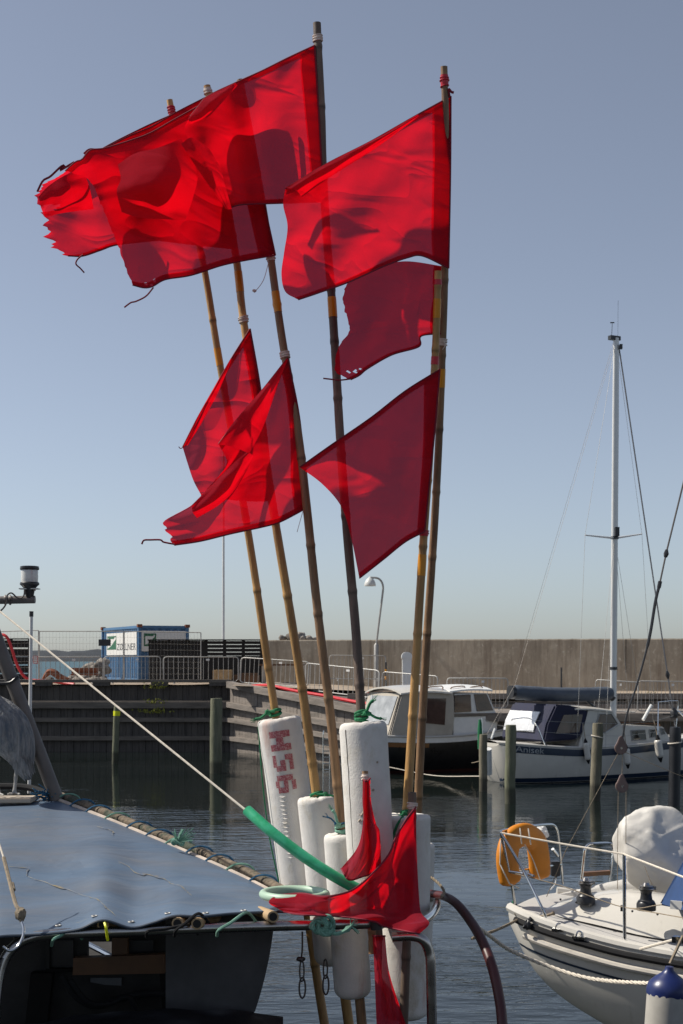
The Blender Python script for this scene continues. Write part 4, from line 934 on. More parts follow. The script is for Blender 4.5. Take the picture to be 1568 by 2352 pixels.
b = MB(); b.tube([P(1470, 2180, 11.4), P(1568, 2153, 10.75)], .011, 6); b.build('jib_sheet', rope_w, nb)
# blue sprayhood
hp = [P(1512, 2080, 11.9), P(1566, 1982, 11.7), P(1600, 1945, 11.6), P(1690, 1960, 11.2), P(1690, 2110, 11.2), P(1568, 2090, 11.6)]
b = MB(); b.prism(hp, V((.5, .85, .06))); sh_ = b.build('sprayhood', blue_c, nb, bevel=.02)
b = MB(); b.box(P(1553, 2079, 11.62), (.1, .012, .07), FN.ang); b.build('patch', panel_w, sh_)
# covered wheel pedestal
c = P(1513, 1957, 12.9)
rc = random.Random(12); CUT = []
for _ in range(14):
    n_ = V((rc.gauss(0, 1), rc.gauss(-.3, .8), rc.gauss(.2, 1))).normalized(); CUT.append((n_, rc.uniform(.77, .93)))
bm = bmesh.new(); bmesh.ops.create_icosphere(bm, subdivisions=5, radius=1); b = MB(); vs = []
for q in bm.verts:
    p = q.co.copy()
    k = 1 + .04*noise.noise(p*1.3+V((3, 0, 0)))
    for n_, d_ in CUT: k = min(k, d_/max(.01, p.dot(n_)))
    pd = V((.18, -.95, .25)).normalized(); e1 = pd.orthogonal().normalized(); e2 = pd.cross(e1); rr_ = (p.normalized()-pd).length
    ang = math.atan2(p.dot(e2), p.dot(e1)) + 2.2*noise.noise(p*1.7)
    k += .05*(1-2*abs(math.sin(ang*2.5)))*min(1, rr_*2.2)*math.exp(-rr_*1.5) - .07*math.exp(-(rr_/.2)**2)
    k -= .20*max(0, .12-abs(noise.noise(V((p.x*1.6+p.z*1.2, p.y*2, p.z*1.1-p.x*.8))+V((1, 4, 9))))) + .015*noise.noise(p*5)
    zz = p.z; wx = .45*(1 if zz > -.1 else 1-.30*(-zz-.1)**1.2); 
    sq = 1/max(abs(p.x)**2.6+abs(p.y)**2.6+abs(p.z)**2.6, 1e-6)**(1/2.6); k *= .35+.65*sq
    vs.append(c + V((p.x*wx*k, p.y*.27*k, zz*(.42 if zz > 0 else .44)*k)))
b.add(vs, [tuple(v.index for v in f.verts) for f in bm.faces]); bm.free()
o = b.build('wheel_cover', wrap, angle=180); tag(o, 'crumpled white sheet wrapped round the steering wheel of the near boat', 'wheel cover')
b = MB(); b.tube(cr([P(1480, 1990, 12.6), P(1492, 2020, 12.55), P(1512, 2060, 12.5)], 10), .004, 4); b.build('tie_line', rope_br, o)
# horseshoe buoy
t = thing('lifebuoy', 'worn orange horseshoe lifebuoy hanging outside the stern rail of the near boat', 'lifebuoy', tuple(P(1202, 2045, 12.75)))
path = [P(1175, 2034, 12.62), P(1167, 2000, 12.62), P(1165, 1962, 12.62), P(1175, 1931, 12.66), P(1203, 1917, 12.75), P(1229, 1932, 12.86), P(1237, 1965, 12.9), P(1239, 1995, 12.92), P(1239, 2020, 12.92)]
cc = cr(path, 48); b = MB(); G = []
fw = V((.45, -.85, 0)).normalized()
for i, p in enumerate(cc):
    tt = (cc[min(i+1, 48)]-cc[max(i-1, 0)]).normalized(); sd = tt.cross(fw).normalized()
    e = min(1, math.sin(min(1, min(i, 48-i)/2.5)*math.pi/2)+.25)
    G.append([p + sd*(.105*e*(abs(math.cos(a))**.7)*math.copysign(1, math.cos(a))) + fw*(.055*e*(abs(math.sin(a))**.7)*math.copysign(1, math.sin(a))) for a in [2*math.pi*k/16 for k in range(17)]])
b.grid(G); b.add(G[0][:16], [tuple(range(16))]); b.add(G[-1][:16], [tuple(range(16))]); b.build('float_ring', orange, t)
b = MB()
for (x0, y0, x1, y1) in ((1194, 1902, 1198, 1938), (1213, 1903, 1219, 1940), (1150, 1930, 1148, 1985), (1148, 1985, 1170, 2030), (1170, 2030, 1192, 2040)):
    b.tube(cr([P(x0, y0, 12.5), P((x0+x1)/2, (y0+y1)/2, 12.47), P(x1, y1, 12.5)], 6), .006, 5)
b.tube(cr([P(1205, 1940, 12.6), P(1224, 1975, 12.7), P(1240, 2020, 12.8)], 8), .005, 5)
b.build('grab_line', rope_w, t)
# big fender and ropes
t = fender(P(1535, 2262, 10.55), P(1522, 2450, 10.5), .155, 'large dirty white fender with a glossy blue top at the lower right corner', P(1568, 2150, 10.65), mat('dirty_fender', (.40, .38, .34), .45, var=.15, scale=4, col2=(.40, .37, .33), c2=(.5, .7)), blue_v, 'fenders on the near sailing boat')
del t['group']
for ch in [q for q in bpy.data.objects if q.parent == t and q.name.startswith('end_cap')]: bpy.data.objects.remove(ch)
b = MB(); pr = [(2284, .159), (2272, .160), (2258, .145), (2246, .105), (2236, .06), (2228, .035), (2220, .03)]; b.tube([P(1535+(2262-y)*.06, y, 10.55) for y, r_ in pr], [r_ for y, r_ in pr], 20); b.build('top_cap', blue_v, t)
b = MB(); b.rope(cr([P(1078, 2116, 11.0), P(1122, 2148, 11.3), P(1170, 2182, 11.6), P(1250, 2216, 11.7), P(1330, 2242, 11.5), P(1405, 2254, 11.2), P(1500, 2259, 10.75)], 60), .017, 5); tag(b.build('mooring_rope', rope_w), 'thick white laid rope sagging along the side of the near boat', 'rope')
b = MB(); b.rope(cr([P(1084, 2156, 11.2), P(1150, 2132, 12.0), P(1200, 2106, 12.4), P(1208, 2098, 12.4)], 30), .013, 5)
b.tube(cr([P(1196+12*math.cos(a), 2098+7*math.sin(a), 12.38) for a in [i*.9 for i in range(15)]], 60), .013, 6)
b.tube(cr([P(1210, 2104, 12.38), P(1236, 2106, 12.35), P(1258, 2102, 12.3), P(1273, 2097, 12.3)], 20), [.013]*19+[.018, .02], 6); tag(b.build('mooring_rope', rope_br), 'short brown rope knotted over the stern corner of the near boat', 'rope')
b = MB(); b.blob(P(1212, 2125, 12.18), (.028, .025, .042), 3, .3, 2, 8); b.blob(P(1206, 2128, 12.18), (.022, .02, .025), 2, .3, 2, 3); b.tube([P(1215, 2115, 12.2), P(1221, 2108, 12.2)], .02, 6); o = b.build('shackle_block', black_p); tag(o, 'black shackle block hanging at the stern gunwale of the near boat', 'block')
# backstay with tackle blocks
t = thing('backstay_tackle', 'dark backstay with two brown tackle blocks rising out at the right edge', 'rigging', tuple(P(1428, 2000, 12.9)))
bd = 12.4
b = MB(); b.tube([P(1828, 60, bd), P(1600, 985, bd), P(1568, 1115, bd), P(1530, 1270, bd), P(1514, 1345, bd)], .008, 6); b.build('wire', grey_p, t)
b = MB(); b.tube(cr([P(1514, 1345, bd), P(1505, 1382, bd), P(1490, 1470, bd), P(1462, 1575, bd), P(1440, 1640, bd), P(1428, 1705, bd)], 40), [.014 if i < 16 else .009 for i in range(41)], 6); b.build('strop', black_p, t)
b = MB(); b.tube([P(1531, 1262, bd), P(1530, 1272, bd), P(1528, 1280, bd)], [.012, .024, .014], 8); b.tube([P(1516, 1335, bd), P(1513, 1350, bd)], .018, 8); b.build('fitting', black_p, t)
blk = mat('tackle_brown', (.15, .10, .085), .45, var=.2)
for px, py, r_ in ((1426, 1718, .055), (1428, 1806, .055)):
    c = P(px, py, bd); b = MB(); pr = []
    for k in range(17):
        a = math.pi*(k/16)*1.5 - math.pi*1.25; pr.append(c+V((r_*math.cos(a), 0, r_*math.sin(a))))
    pr.append(c+V((.012, 0, r_*1.9))); pr.append(c+V((-.012, 0, r_*1.9)))
    b.prism([p+V((0, -.02, 0)) for p in pr], (0, .04, 0)); b.build('tackle_block', blk, t, bevel=.006)
    b = MB(); b.tube([c+V((0, -.026, -.0)), c+V((0, .026, 0))], .011, 10); b.build('pin', chrome, t)
b = MB(); b.tube([P(1421, 1728, bd), P(1300, 1952, 12.6), P(1255, 2060, 12.7)], .0032, 5); b.tube([P(1430, 1728, bd), P(1428, 1790, bd)], .0032, 5); b.tube([P(1420, 1812, bd), P(1418, 1985, 12.8), P(1418, 2070, 12.8)], .0032, 5); b.tube([P(1438, 1812, bd), P(1437, 1960, 12.8), P(1438, 2060, 12.8)], .0032, 5); b.tube([P(1434, 1727, bd), P(1548, 1776, 14.0), P(1700, 1830, 15)], .0032, 5); b.build('line', rope_br, t)

# ================================================================ FOREGROUND: marker buoys
def p3(pts, d=None): return [V(q) if len(q) == 3 else V((q[0], q[1], d)) for q in pts]
def to_w(q): return P(q.x, q.y, q.z)
def coons(top, bot, left, right, n, m):
    T, B, L, Rr = cr(top, n), cr(bot, n), cr(left, m), cr(right, m)
    G = []
    for j in range(m+1):
        v = j/m; row = []
        for i in range(n+1):
            u = i/n
            q = T[i]*(1-v) + B[i]*v + L[j]*(1-u) + Rr[j]*u - (T[0]*(1-u)*(1-v) + T[n]*u*(1-v) + B[0]*(1-u)*v + B[n]*u*v)
            row.append(q)
        G.append(row)
    return G
def ragged(G, amp, seed, side='left', depth=3):
    """tear the free edge: pull the outermost columns in and out, row by row"""
    m = len(G)
    for j in range(m):
        k = amp*(noise.noise(V((j*.35, seed, 1.1))) + .7*noise.noise(V((j*1.3, seed, 4.1))) + .5*noise.noise(V((j*3.1, seed, 8))))
        for i in range(depth):
            f = (1-i/depth)
            dr = (G[j][depth]-G[j][0]); 
            if dr.length > 1e-6: G[j][i] = G[j][i] + dr.normalized()*k*f
    return G
def ripple(u, v, A, k, ph):
    s = 1-u
    w1 = math.sin(2*math.pi*(k*s + .28*v) + ph); w2 = math.sin(2*math.pi*(k*2.1*s - .75*v) + ph*1.7+1)
    ang = math.atan2(v, s+.02); w3 = math.sin(ang*8 + ph)*min(1, math.hypot(s, v)*1.3)
    n = noise.noise(V((s*2.4, v*2.6, ph))) + .22*noise.noise(V((s*6.5, v*5.5, ph+3)))
    return A*((.55*w1 + .30*w2)*s**.6 + .22*w3*min(1, s*5) + .75*n*min(1, s*4))
def flag(parent, top, bot, left, right, dh, A=.045, k=1.15, ph=0.0, yaw=.62, rag=0.0, folds=(), n=64, m=54, holes=(), hem_top=True, hem_bot=True, sleeve=True, name='flag', label=None):
    g = coons(p3(top, 0), p3(bot, 0), p3(left, 0), p3(right, 0), n, m)
    if rag: ragged(g, rag, ph*3+1)
    G = []
    for j in range(m+1):
        v = j/m; hx = g[j][n].x; row = []
        for i in range(n+1):
            u = i/n; q = g[j][i]
            d = dh - yaw*max(0, hx-q.x)/FPX*dh + ripple(u, v, A, k, ph)
            row.append(P(q.x, q.y, d))
        G.append(row)
    b = MB()
    sk = (lambda v, u: any((u-a)**2/(ru*ru)+(v-c)**2/(rv*rv) < 1 for a, c, ru, rv in holes)) if holes else None
    b.grid(G, sk)
    if sleeve:
        i0 = int(n*.905); b.grid([[p+V((.0, .007, 0)) for p in row[i0:]] for row in G])
        if hem_top: b.grid([[p+V((0, .004, 0)) for p in row] for row in G[:3]])
        if hem_bot: b.grid([[p+V((0, .004, 0)) for p in row] for row in G[-3:]])
    for (ft, fb, fl, fr_, dd, bulge) in folds:
        fg = coons(p3(ft), p3(fb), p3(fl), p3(fr_), 26, 26)
        FG = []
        for j in range(27):
            row = []
            for i in range(27):
                q = fg[j][i]; u, v = i/26, j/26
                d = q.z - bulge*math.sin(math.pi*u)*math.sin(math.pi*min(1, v*1.15)) + .012*noise.noise(V((u*4, v*4, ph+9)))
                row.append(P(q.x, q.y, d))
            FG.append(row)
        b.grid(FG)
    f = b.build(name, cloth, parent, angle=180, recalc=False)
    if label: f['label'] = label
    h = MB()
    if hem_top: h.tube(G[0], .0032, 5)
    if hem_bot: h.tube(G[-1], .0034, 5)
    h.tube([row[n] for row in G], .0045, 6)
    h.build('hem', hem_m, f)
    return f, G
def pole(parent, pts, r0, r1, m, seed, nodes=.30):
    W_ = [to_w(q) for q in p3(pts)]
    L = sum((b_-a_).length for a_, b_ in zip(W_, W_[1:])); n = int(L/.012)
    c = cr(W_, n); rr = random.Random(seed); nd = [rr.uniform(.05, .2)]
    while nd[-1] < L: nd.append(nd[-1] + nodes*rr.uniform(.8, 1.2)*(0.8+.4*nd[-1]/L))
    rs = []; col = []
    for i in range(n+1):
        s_ = L*i/n; t = i/n; r = r0+(r1-r0)*t
        dn = min(nd, key=lambda q: abs(q-s_)); dd = s_-dn
        k = math.exp(-(dd/.010)**2)
        r *= 1 + .13*k - .03*math.exp(-((dd-.03)/.02)**2)
        sg = sum(1 for q in nd if q < s_); r2 = random.Random(seed*100+sg)
        base = r2.uniform(.82, 1.15)*(1 + .12*noise.noise(V((s_*3, seed, 0))))
        col.append(base*(1-.55*math.exp(-((dd-.006)/.006)**2))*(1+.25*math.exp(-((dd+.02)/.02)**2)))
        c[i] = c[i] + V((.004*noise.noise(V((s_*1.5, seed, 2))), .004*noise.noise(V((s_*1.5, seed, 7))), 0)) + V((.0025*(1 if sg % 2 else -1), 0, 0))*0
        rs.append(r)
    b = MB(); b.tube(c, rs, 14, col=col); o = b.build('pole', m, parent, angle=60)
    # dark disc standing in for the shaded hollow of the open end
    t = (c[1]-c[0]).normalized(); e = MB(); e.tube([c[0]-t*.001, c[0]-t*.0005], rs[0]*.55, 10); e.build('dark_end_disc', wood_k, o)
    def at(y):
        j = min(range(n), key=lambda i: abs((CAMZ-c[i].z)*FPX/c[i].y+HY-y)); return c[j], rs[j], (c[min(j+2, n)]-c[max(j-2, 0)]).normalized()
    return o, at
def wrapband(par, at, y0, y1, m, name='tape', k=1.07, turns=0):
    b = MB(); ys = [y0+(y1-y0)*i/8 for i in range(9)] 
    pts = []; rs = []
    for i, y in enumerate(ys):
        c, r, t = at(y); pts.append(c); rs.append(r*k*(1+.05*turns*noise.noise(V((i*1.7, y0, 0)))))
    if turns:
        for i in range(turns):
            y = y0+(y1-y0)*(i+.5)/turns; c, r, t = at(y); a = t.orthogonal().normalized(); e = t.cross(a); tl = rnd.uniform(-.25, .25)
            b.tube([c+(a*math.cos(q)+e*math.sin(q))*r*1.12 + t*r*tl*math.cos(q+i) for q in [2*math.pi*s/14 for s in range(15)]], .004, 5)
    p2 = [pts[0]]; q2 = [rs[0]]
    for p, r in zip(pts[1:], rs[1:]):
        if (p-p2[-1]).length > 1e-4: p2.append(p); q2.append(r)
    if len(p2) > 1: b.tube(p2, q2, 14)
    return b.build(name, m, par)
def fsurf(seed, th, s_):
    dr = V((math.cos(th), math.sin(th), s_*5))
    nz = .018*noise.noise(dr*1.1+V((seed*3, 0, 0))) + .004*noise.noise(dr*4+V((0, seed, 0)))
    pk = noise.noise(V((math.cos(th)*3, math.sin(th)*3, s_*14))*1.4+V((seed*5, 2, 0)))
    return nz - (.10*(pk-.56) if pk > .56 else 0)
def float_(parent, top, bot, r, seed, lip=.02, taper=.97, endr=.05):
    a, c = to_w(V(top)), to_w(V(bot)); L = (c-a).length; ax = (c-a)/L
    n = 110; seg = 64; x = ax.orthogonal().normalized() if abs(ax.z) < .9 else (V((1, 0, 0))-ax*ax.x).normalized(); y = ax.cross(x)
    G = []
    S = [(0, .0), (0, .3), (0, .6), (0, .84), (.15, .92), (.5, .975), (1.0, 1.0)]
    prof = [(lip*s_, r*f) for s_, f in S]
    for i in range(1, n): 
        s_ = lip + (L-lip-endr)*i/n; prof.append((s_, r*(1+(taper-1)*s_/L)))
    for k in range(9):
        t = k/8*math.pi/2; prof.append((L-endr+endr*math.sin(t), r*taper*max(.001, math.cos(t))**.55))
    for (s_, rad) in prof:
        row = []
        for k in range(seg+1):
            th = 2*math.pi*(k % seg)/seg; dr = V((math.cos(th), math.sin(th), s_*5))
            nz = fsurf(seed, th, s_)
            row.append(a + ax*(s_ + (.006*noise.noise(dr*3+V((9, seed, 0))) if s_ < lip*1.2 else 0)) + (x*math.cos(th)+y*math.sin(th))*rad*(1+nz if rad > r*.5 else 1))
        G.append(row)
    b = MB(); b.grid(G); f = b.build('float', foam, parent, angle=50)
    return f, (a, c, ax, x, y, L, r)
def tie(parent, at, y, m, turns=2, tail=(30, -25), r=.006, seed=0):
    b = MB(); c, rp, t = at(y); a = t.orthogonal().normalized(); e = t.cross(a)
    for k in range(turns):
        o = t*(k*r*1.9)
        b.tube([c+o+(a*math.cos(q)+e*math.sin(q))*(rp+r*.8)+t*(.006*math.sin(q+k*2)) for q in [2*math.pi*s/20 for s in range(21)]], r, 7)
    s = c + V((0, -rp-r, 0)); tx, tz = tail[0]*c.y/FPX, -tail[1]*c.y/FPX
    kn = s+V((tx*.35, -.004, tz*.15)); b.blob(kn, (r*2.2, r*1.8, r*2), 2, .4, 2, seed)
    b.tube(cr([s, kn, s+V((tx*.7, -.01, tz*.8)), s+V((tx, -.006, tz))], 14), [r]*13+[r*1.3, r*.6], 6)
    rr = random.Random(seed)
    for k in range(9):
        q = s+V((tx, -.006, tz)); b.tube([q-V((tx, 0, tz))*.15, q+V((rr.uniform(-.012, .012)+tx*.15, rr.uniform(-.01, .01), rr.uniform(-.012, .014)+tz*.2))], .0012, 3)
    return b.build('tie_rope', m, parent)
def thread(parent, pts, r=.0018, m=None, name='thread'):
    b = MB(); b.tube(cr([to_w(q) for q in p3(pts)], 24), r, 5); return b.build(name, m or tape_w, parent)
def buoy(label, base): return thing('marker_buoy', label, 'marker buoy', tuple(to_w(V(base))), 'fishing net marker buoys with red flags')

# --- 1: leftmost, stencilled float
t1 = buoy('leftmost marker buoy with stencilled white float and thin tan bamboo pole', (690, 2085, 6.95))
po, at1 = pole(t1, [(389, 230, 6.85), (425, 420, 6.85), (470, 622, 6.85), (505, 838, 6.87), (545, 1075, 6.9), (572, 1240, 6.92), (602, 1440, 6.93), (632, 1630, 6.95), (722, 2200, 6.9), (750, 2380, 6.85)], .0150, .0225, bam_l, 11, .36)
wrapband(po, at1, 246, 262, tape_r, k=1.15, turns=3); wrapband(po, at1, 798, 838, tape_y)
F1, fx = float_(t1, (640, 1650, 6.95), (700, 2090, 6.93), .107, 1)
tie(t1, at1, 1636, rope_g, 2, (-45, 18), .0075, 1)
b = MB(); b.tube(cr([P(593, 1668, 6.93), P(603, 1800, 6.9), P(618, 1920, 6.9), P(640, 2025, 6.9)], 30), .0035, 5); b.build('side_rope', rope_g, t1)
a, c, ax, x, y, L, r = fx
def on_float(s_, arc, out):
    th0 = math.atan2((-V((0, 1, 0))).dot(y), (-V((0, 1, 0))).dot(x)); sg = 1 if (x*math.cos(th0+.3)+y*math.sin(th0+.3)).x > (x*math.cos(th0)+y*math.sin(th0)).x else -1
    th = th0 + sg*arc/r; return a + ax*s_ + (x*math.cos(th)+y*math.sin(th))*(r*(1-.03*s_/L)*(1+fsurf(1, th, s_))+out)
paint = bpy.data.materials.new('red_stencil_paint'); paint.use_nodes = True
N_ = paint.node_tree.nodes; Lk_ = paint.node_tree.links; bs_ = N_['Principled BSDF']; bs_.inputs['Roughness'].default_value = .8
tc_ = N_.new('ShaderNodeTexCoord'); nn_ = N_.new('ShaderNodeTexNoise'); nn_.inputs['Scale'].default_value = 170; nn_.inputs['Detail'].default_value = 5; nn_.inputs['Roughness'].default_value = .7
rp_ = N_.new('ShaderNodeValToRGB'); rp_.color_ramp.elements[0].position = .45; rp_.color_ramp.elements[1].position = .72
rp_.color_ramp.elements[0].color = (.34, .06, .075, 1); rp_.color_ramp.elements[1].color = (.70, .50, .47, 1)
Lk_.new(tc_.outputs['Object'], nn_.inputs['Vector']); Lk_.new(nn_.outputs['Fac'], rp_.inputs[0]); Lk_.new(rp_.outputs[0], bs_.inputs['Base Color'])
b = MB()
def srect(s0, s1, a0, a1):
    nS, nA = max(2, int((s1-s0)/.006)), max(2, int((a1-a0)/.006))
    jit = lambda i, j: .0022*noise.noise(V((i*.8, j*.8, s0*90)))
    b.grid([[on_float(s0+(s1-s0)*i/nS+jit(i, j), a0+(a1-a0)*j/nA+jit(j, i+9), .0042) for j in range(nA+1)] for i in range(nS+1)])
u_ = .0029
def px(s): return s*u_
# letters read downwards, their tops towards the right (arc +)
s0 = px(20); a0, a1 = -.052, .046
srect(s0, s0+px(11), a0, a1); srect(s0+px(11), s0+px(22), -.022, .012); srect(s0+px(22), s0+px(33), a0, a1)       # H
s5 = s0+px(40)                                                                                                    # 5
srect(s5, s5+px(9), .008, a1); srect(s5, s5+px(26), a1-.0, a1+.012) if False else None
srect(s5+px(9), s5+px(26), a1-.020, a1)
srect(s5, s5+px(26), -.016, .004) if False else srect(s5+px(9), s5+px(18), -.016, .008)
srect(s5+px(18), s5+px(27), a0+.014, .008); srect(s5, s5+px(20), a0, a0+.018) 
s6 = s5+px(34)                                                                                                    # 6
srect(s6, s6+px(9), a0+.01, a1-.012); srect(s6+px(9), s6+px(20), a0, a0+.018); srect(s6+px(20), s6+px(29), a0+.01, .006); srect(s6+px(9), s6+px(20), -.012, .008); srect(s6+px(9), s6+px(25), a1-.020, a1)
b.build('stencil_lettering', paint, F1, recalc=False)
# little peeled flakes down the float
b = MB()
for k in range(15):
    sc = s6+px(34)+k*.021; w_ = .022+.008*noise.noise(V((k*2.1, 0, 0)))
    b.tube([on_float(sc+.006*math.sin(q*math.pi), -.028+.02*noise.noise(V((k*.9, 3, 0)))*.4+(q-.5)*w_*1.6, .003) for q in [i/8 for i in range(9)]], [.0008+.0035*math.sin(math.pi*i/8) for i in range(9)], 5)
b.build('peeled_flakes', foam, F1)
flag(t1, [(178, 378), (240, 338), (330, 292), (397, 262)], [(160, 588), (190, 588), (230, 575), (270, 562), (360, 552), (452, 546)],
     [(178, 378), (150, 395), (105, 425), (85, 458), (103, 505), (112, 545), (140, 578), (160, 588)], [(397, 262), (430, 450), (452, 546)], 6.83, A=.055, k=1.2, ph=.4, rag=19, yaw=.55,
     folds=[([(88, 452, 6.25), (110, 428, 6.23), (150, 402, 6.23), (190, 390, 6.25)], [(104, 500, 6.33), (130, 492, 6.30), (165, 486, 6.3), (215, 480, 6.34)], [(88, 452, 6.25), (94, 478, 6.28), (104, 500, 6.33)], [(190, 390, 6.25), (205, 430, 6.28), (215, 480, 6.34)], 0, .03)], holes=[(.05, .52, .09, .022)])
thread(t1, [(190, 585, 6.3), (178, 595, 6.3), (174, 606, 6.3), (184, 616, 6.3), (193, 626, 6.3)], .0035, hem_m, 'torn_strip')
thread(t1, [(85, 440, 6.3), (98, 415, 6.3), (115, 405, 6.3), (140, 382, 6.3), (150, 380, 6.3), (136, 392, 6.3), (170, 372, 6.3)], .005, hem_m, 'torn_strip')

# --- 2
t2 = buoy('marker buoy with second bamboo pole from the left and a plain short white float', (762, 2214, 6.6))
po, at2 = pole(t2, [(475, 197, 6.72), (515, 430, 6.72), (545, 612, 6.72), (560, 740, 6.72), (600, 990, 6.70), (632, 1200, 6.68), (662, 1380, 6.70), (690, 1560, 6.72), (725, 1812, 6.75), (782, 2215, 6.75), (803, 2370, 6.75)], .0165, .0245, bam_l, 22, .38)
wrapband(po, at2, 204, 217, tape_w, 'whipping', 1.14, 4); wrapband(po, at2, 622, 668, tape_y); wrapband(po, at2, 726, 742, tape_w, 'whipping', 1.14, 4)
float_(t2, (727, 1830, 6.75), (768, 2216, 6.75), .094, 2, .022)
tie(t2, at2, 1820, rope_g, 2, (62, 6), .0065, 2)
flag(t2, [(192, 352), (205, 342), (236, 340), (300, 309), (345, 290), (400, 257), (468, 221)], [(262, 520), (330, 545), (430, 560), (543, 572)], [(192, 352), (225, 410), (240, 450), (262, 520)], [(474, 222), (515, 430), (543, 572)], 6.7, A=.05, k=1.2, ph=2.1, yaw=.5)
flag(t2, [(419, 1027), (452, 962), (487, 900), (530, 825), (574, 755)], [(462, 1138), (520, 1146), (575, 1150), (626, 1150)], [(419, 1027), (431, 1066), (444, 1104), (462, 1138)], [(574, 755), (596, 880), (612, 1000), (626, 1150)], 6.69, A=.035, k=.9, ph=1.2, yaw=.55,
     folds=[([(420, 1026, 6.44), (452, 960, 6.46), (487, 898, 6.49), (530, 822, 6.57)], [(432, 1022, 6.46), (466, 966, 6.48), (500, 902, 6.53), (532, 826, 6.58)], [(420, 1026, 6.44), (432, 1022, 6.46)], [(530, 822, 6.57), (532, 826, 6.58)], 0, .01)])
thread(t2, [(421, 1027, 6.45), (414, 1030, 6.45), (410, 1026, 6.45)], .002, hem_m)

# --- 3
t3 = buoy('marker buoy with third brown bamboo pole and short lumpy float behind the green hose', (815, 2294, 6.35))
po, at3 = pole(t3, [(551, 184, 6.6), (590, 400, 6.58), (622, 590, 6.56), (650, 790, 6.54), (684, 1000, 6.5), (706, 1180, 6.47), (735, 1450, 6.49), (760, 1660, 6.51), (779, 1850, 6.53), (818, 2220, 6.55), (833, 2380, 6.55)], .0165, .0235, bam_m, 33, .36)
wrapband(po, at3, 672, 716, tape_y); wrapband(po, at3, 808, 822, tape_w, 'whipping', 1.14, 5); wrapband(po, at3, 588, 598, tape_w, 'whipping', 1.1, 2)
float_(t3, (786, 1915, 6.54), (811, 2292, 6.55), .088, 3, .028)
tie(t3, at3, 1898, rope_t, 3, (-22, -40), .0065, 3); tie(t3, at3, 1893, rope_b, 1, (-34, -18), .004, 4)
flag(t3, [(150, 392), (172, 372), (188, 366), (206, 345), (240, 340), (300, 322), (345, 305), (400, 274), (480, 230), (551, 192)], [(305, 655), (330, 661), (350, 658), (380, 642), (440, 632), (520, 607), (632, 586)],
     [(150, 392), (205, 415), (238, 485), (270, 562), (288, 615), (305, 655)], [(551, 192), (592, 400), (632, 586)], 6.55, A=.055, k=1.3, ph=4.4, yaw=.62, rag=3,
     folds=[([(270, 378, 6.05), (310, 352, 6.03), (360, 340, 6.02), (416, 318, 6.08)], [(279, 487, 6.06), (320, 500, 6.04), (370, 503, 6.05), (425, 506, 6.1)], [(270, 378, 6.05), (277, 410, 6.0), (268, 440, 6.0), (279, 487, 6.06)], [(416, 318, 6.08), (452, 395, 6.1), (444, 450, 6.1), (425, 506, 6.1)], 0, .10)],
     holes=[(.09, .965, .012, .014), (.12, .975, .010, .012), (.15, .968, .008, .01)])
thread(t3, [(352, 660, 6.12), (335, 680, 6.12), (312, 692, 6.12), (300, 695, 6.12), (285, 706, 6.12)], .0035, hem_m, 'torn_strip')
thread(t3, [(617, 600, 6.5), (606, 640, 6.5), (592, 662, 6.5), (584, 668, 6.5)], .0016)
b = MB(); b.blob(P(584, 668, 6.5), (.010, .006, .008), 2, .5, 3, 3); b.build('thread_tuft', tape_w, t3)
fl7, G7 = flag(t3, [(502, 1019), (545, 962), (605, 892), (660, 822)], [(400, 1252), (460, 1243), (530, 1226), (600, 1211), (640, 1200), (680, 1180), (708, 1164)],
     [(502, 1019), (520, 1065), (478, 1120), (440, 1160), (376, 1197), (384, 1212), (378, 1218), (394, 1232), (390, 1240), (400, 1252)], [(660, 822), (686, 950), (700, 1080), (708, 1164)], 6.5, A=.045, k=1.1, ph=5.3, yaw=.6, rag=3,
     folds=[([(500, 1021, 6.02), (545, 960, 6.1), (605, 890, 6.22), (659, 823, 6.42)], [(572, 1042, 6.12), (604, 980, 6.2), (636, 890, 6.32), (661, 825, 6.43)], [(500, 1021, 6.02), (535, 1026, 6.05), (572, 1042, 6.12)], [(659, 823, 6.42), (661, 825, 6.43)], 0, .035),
            ([(440, 1160, 6.1), (490, 1110, 6.08), (540, 1060, 6.08), (570, 1036, 6.12)], [(452, 1190, 6.14), (505, 1158, 6.1), (542, 1120, 6.1), (582, 1048, 6.16)], [(440, 1160, 6.1), (442, 1176, 6.1), (452, 1190, 6.14)], [(570, 1036, 6.12), (576, 1042, 6.13), (582, 1048, 6.16)], 0, .03)])
thread(t3, [(400, 1250, 6.1), (375, 1245, 6.1), (368, 1240, 6.1), (345, 1240, 6.1), (330, 1241, 6.1), (325, 1250, 6.1)], .004, hem_m, 'torn_strip')
thread(t3, [(696, 1172, 6.45), (688, 1200, 6.45), (682, 1222, 6.45)], .0014)

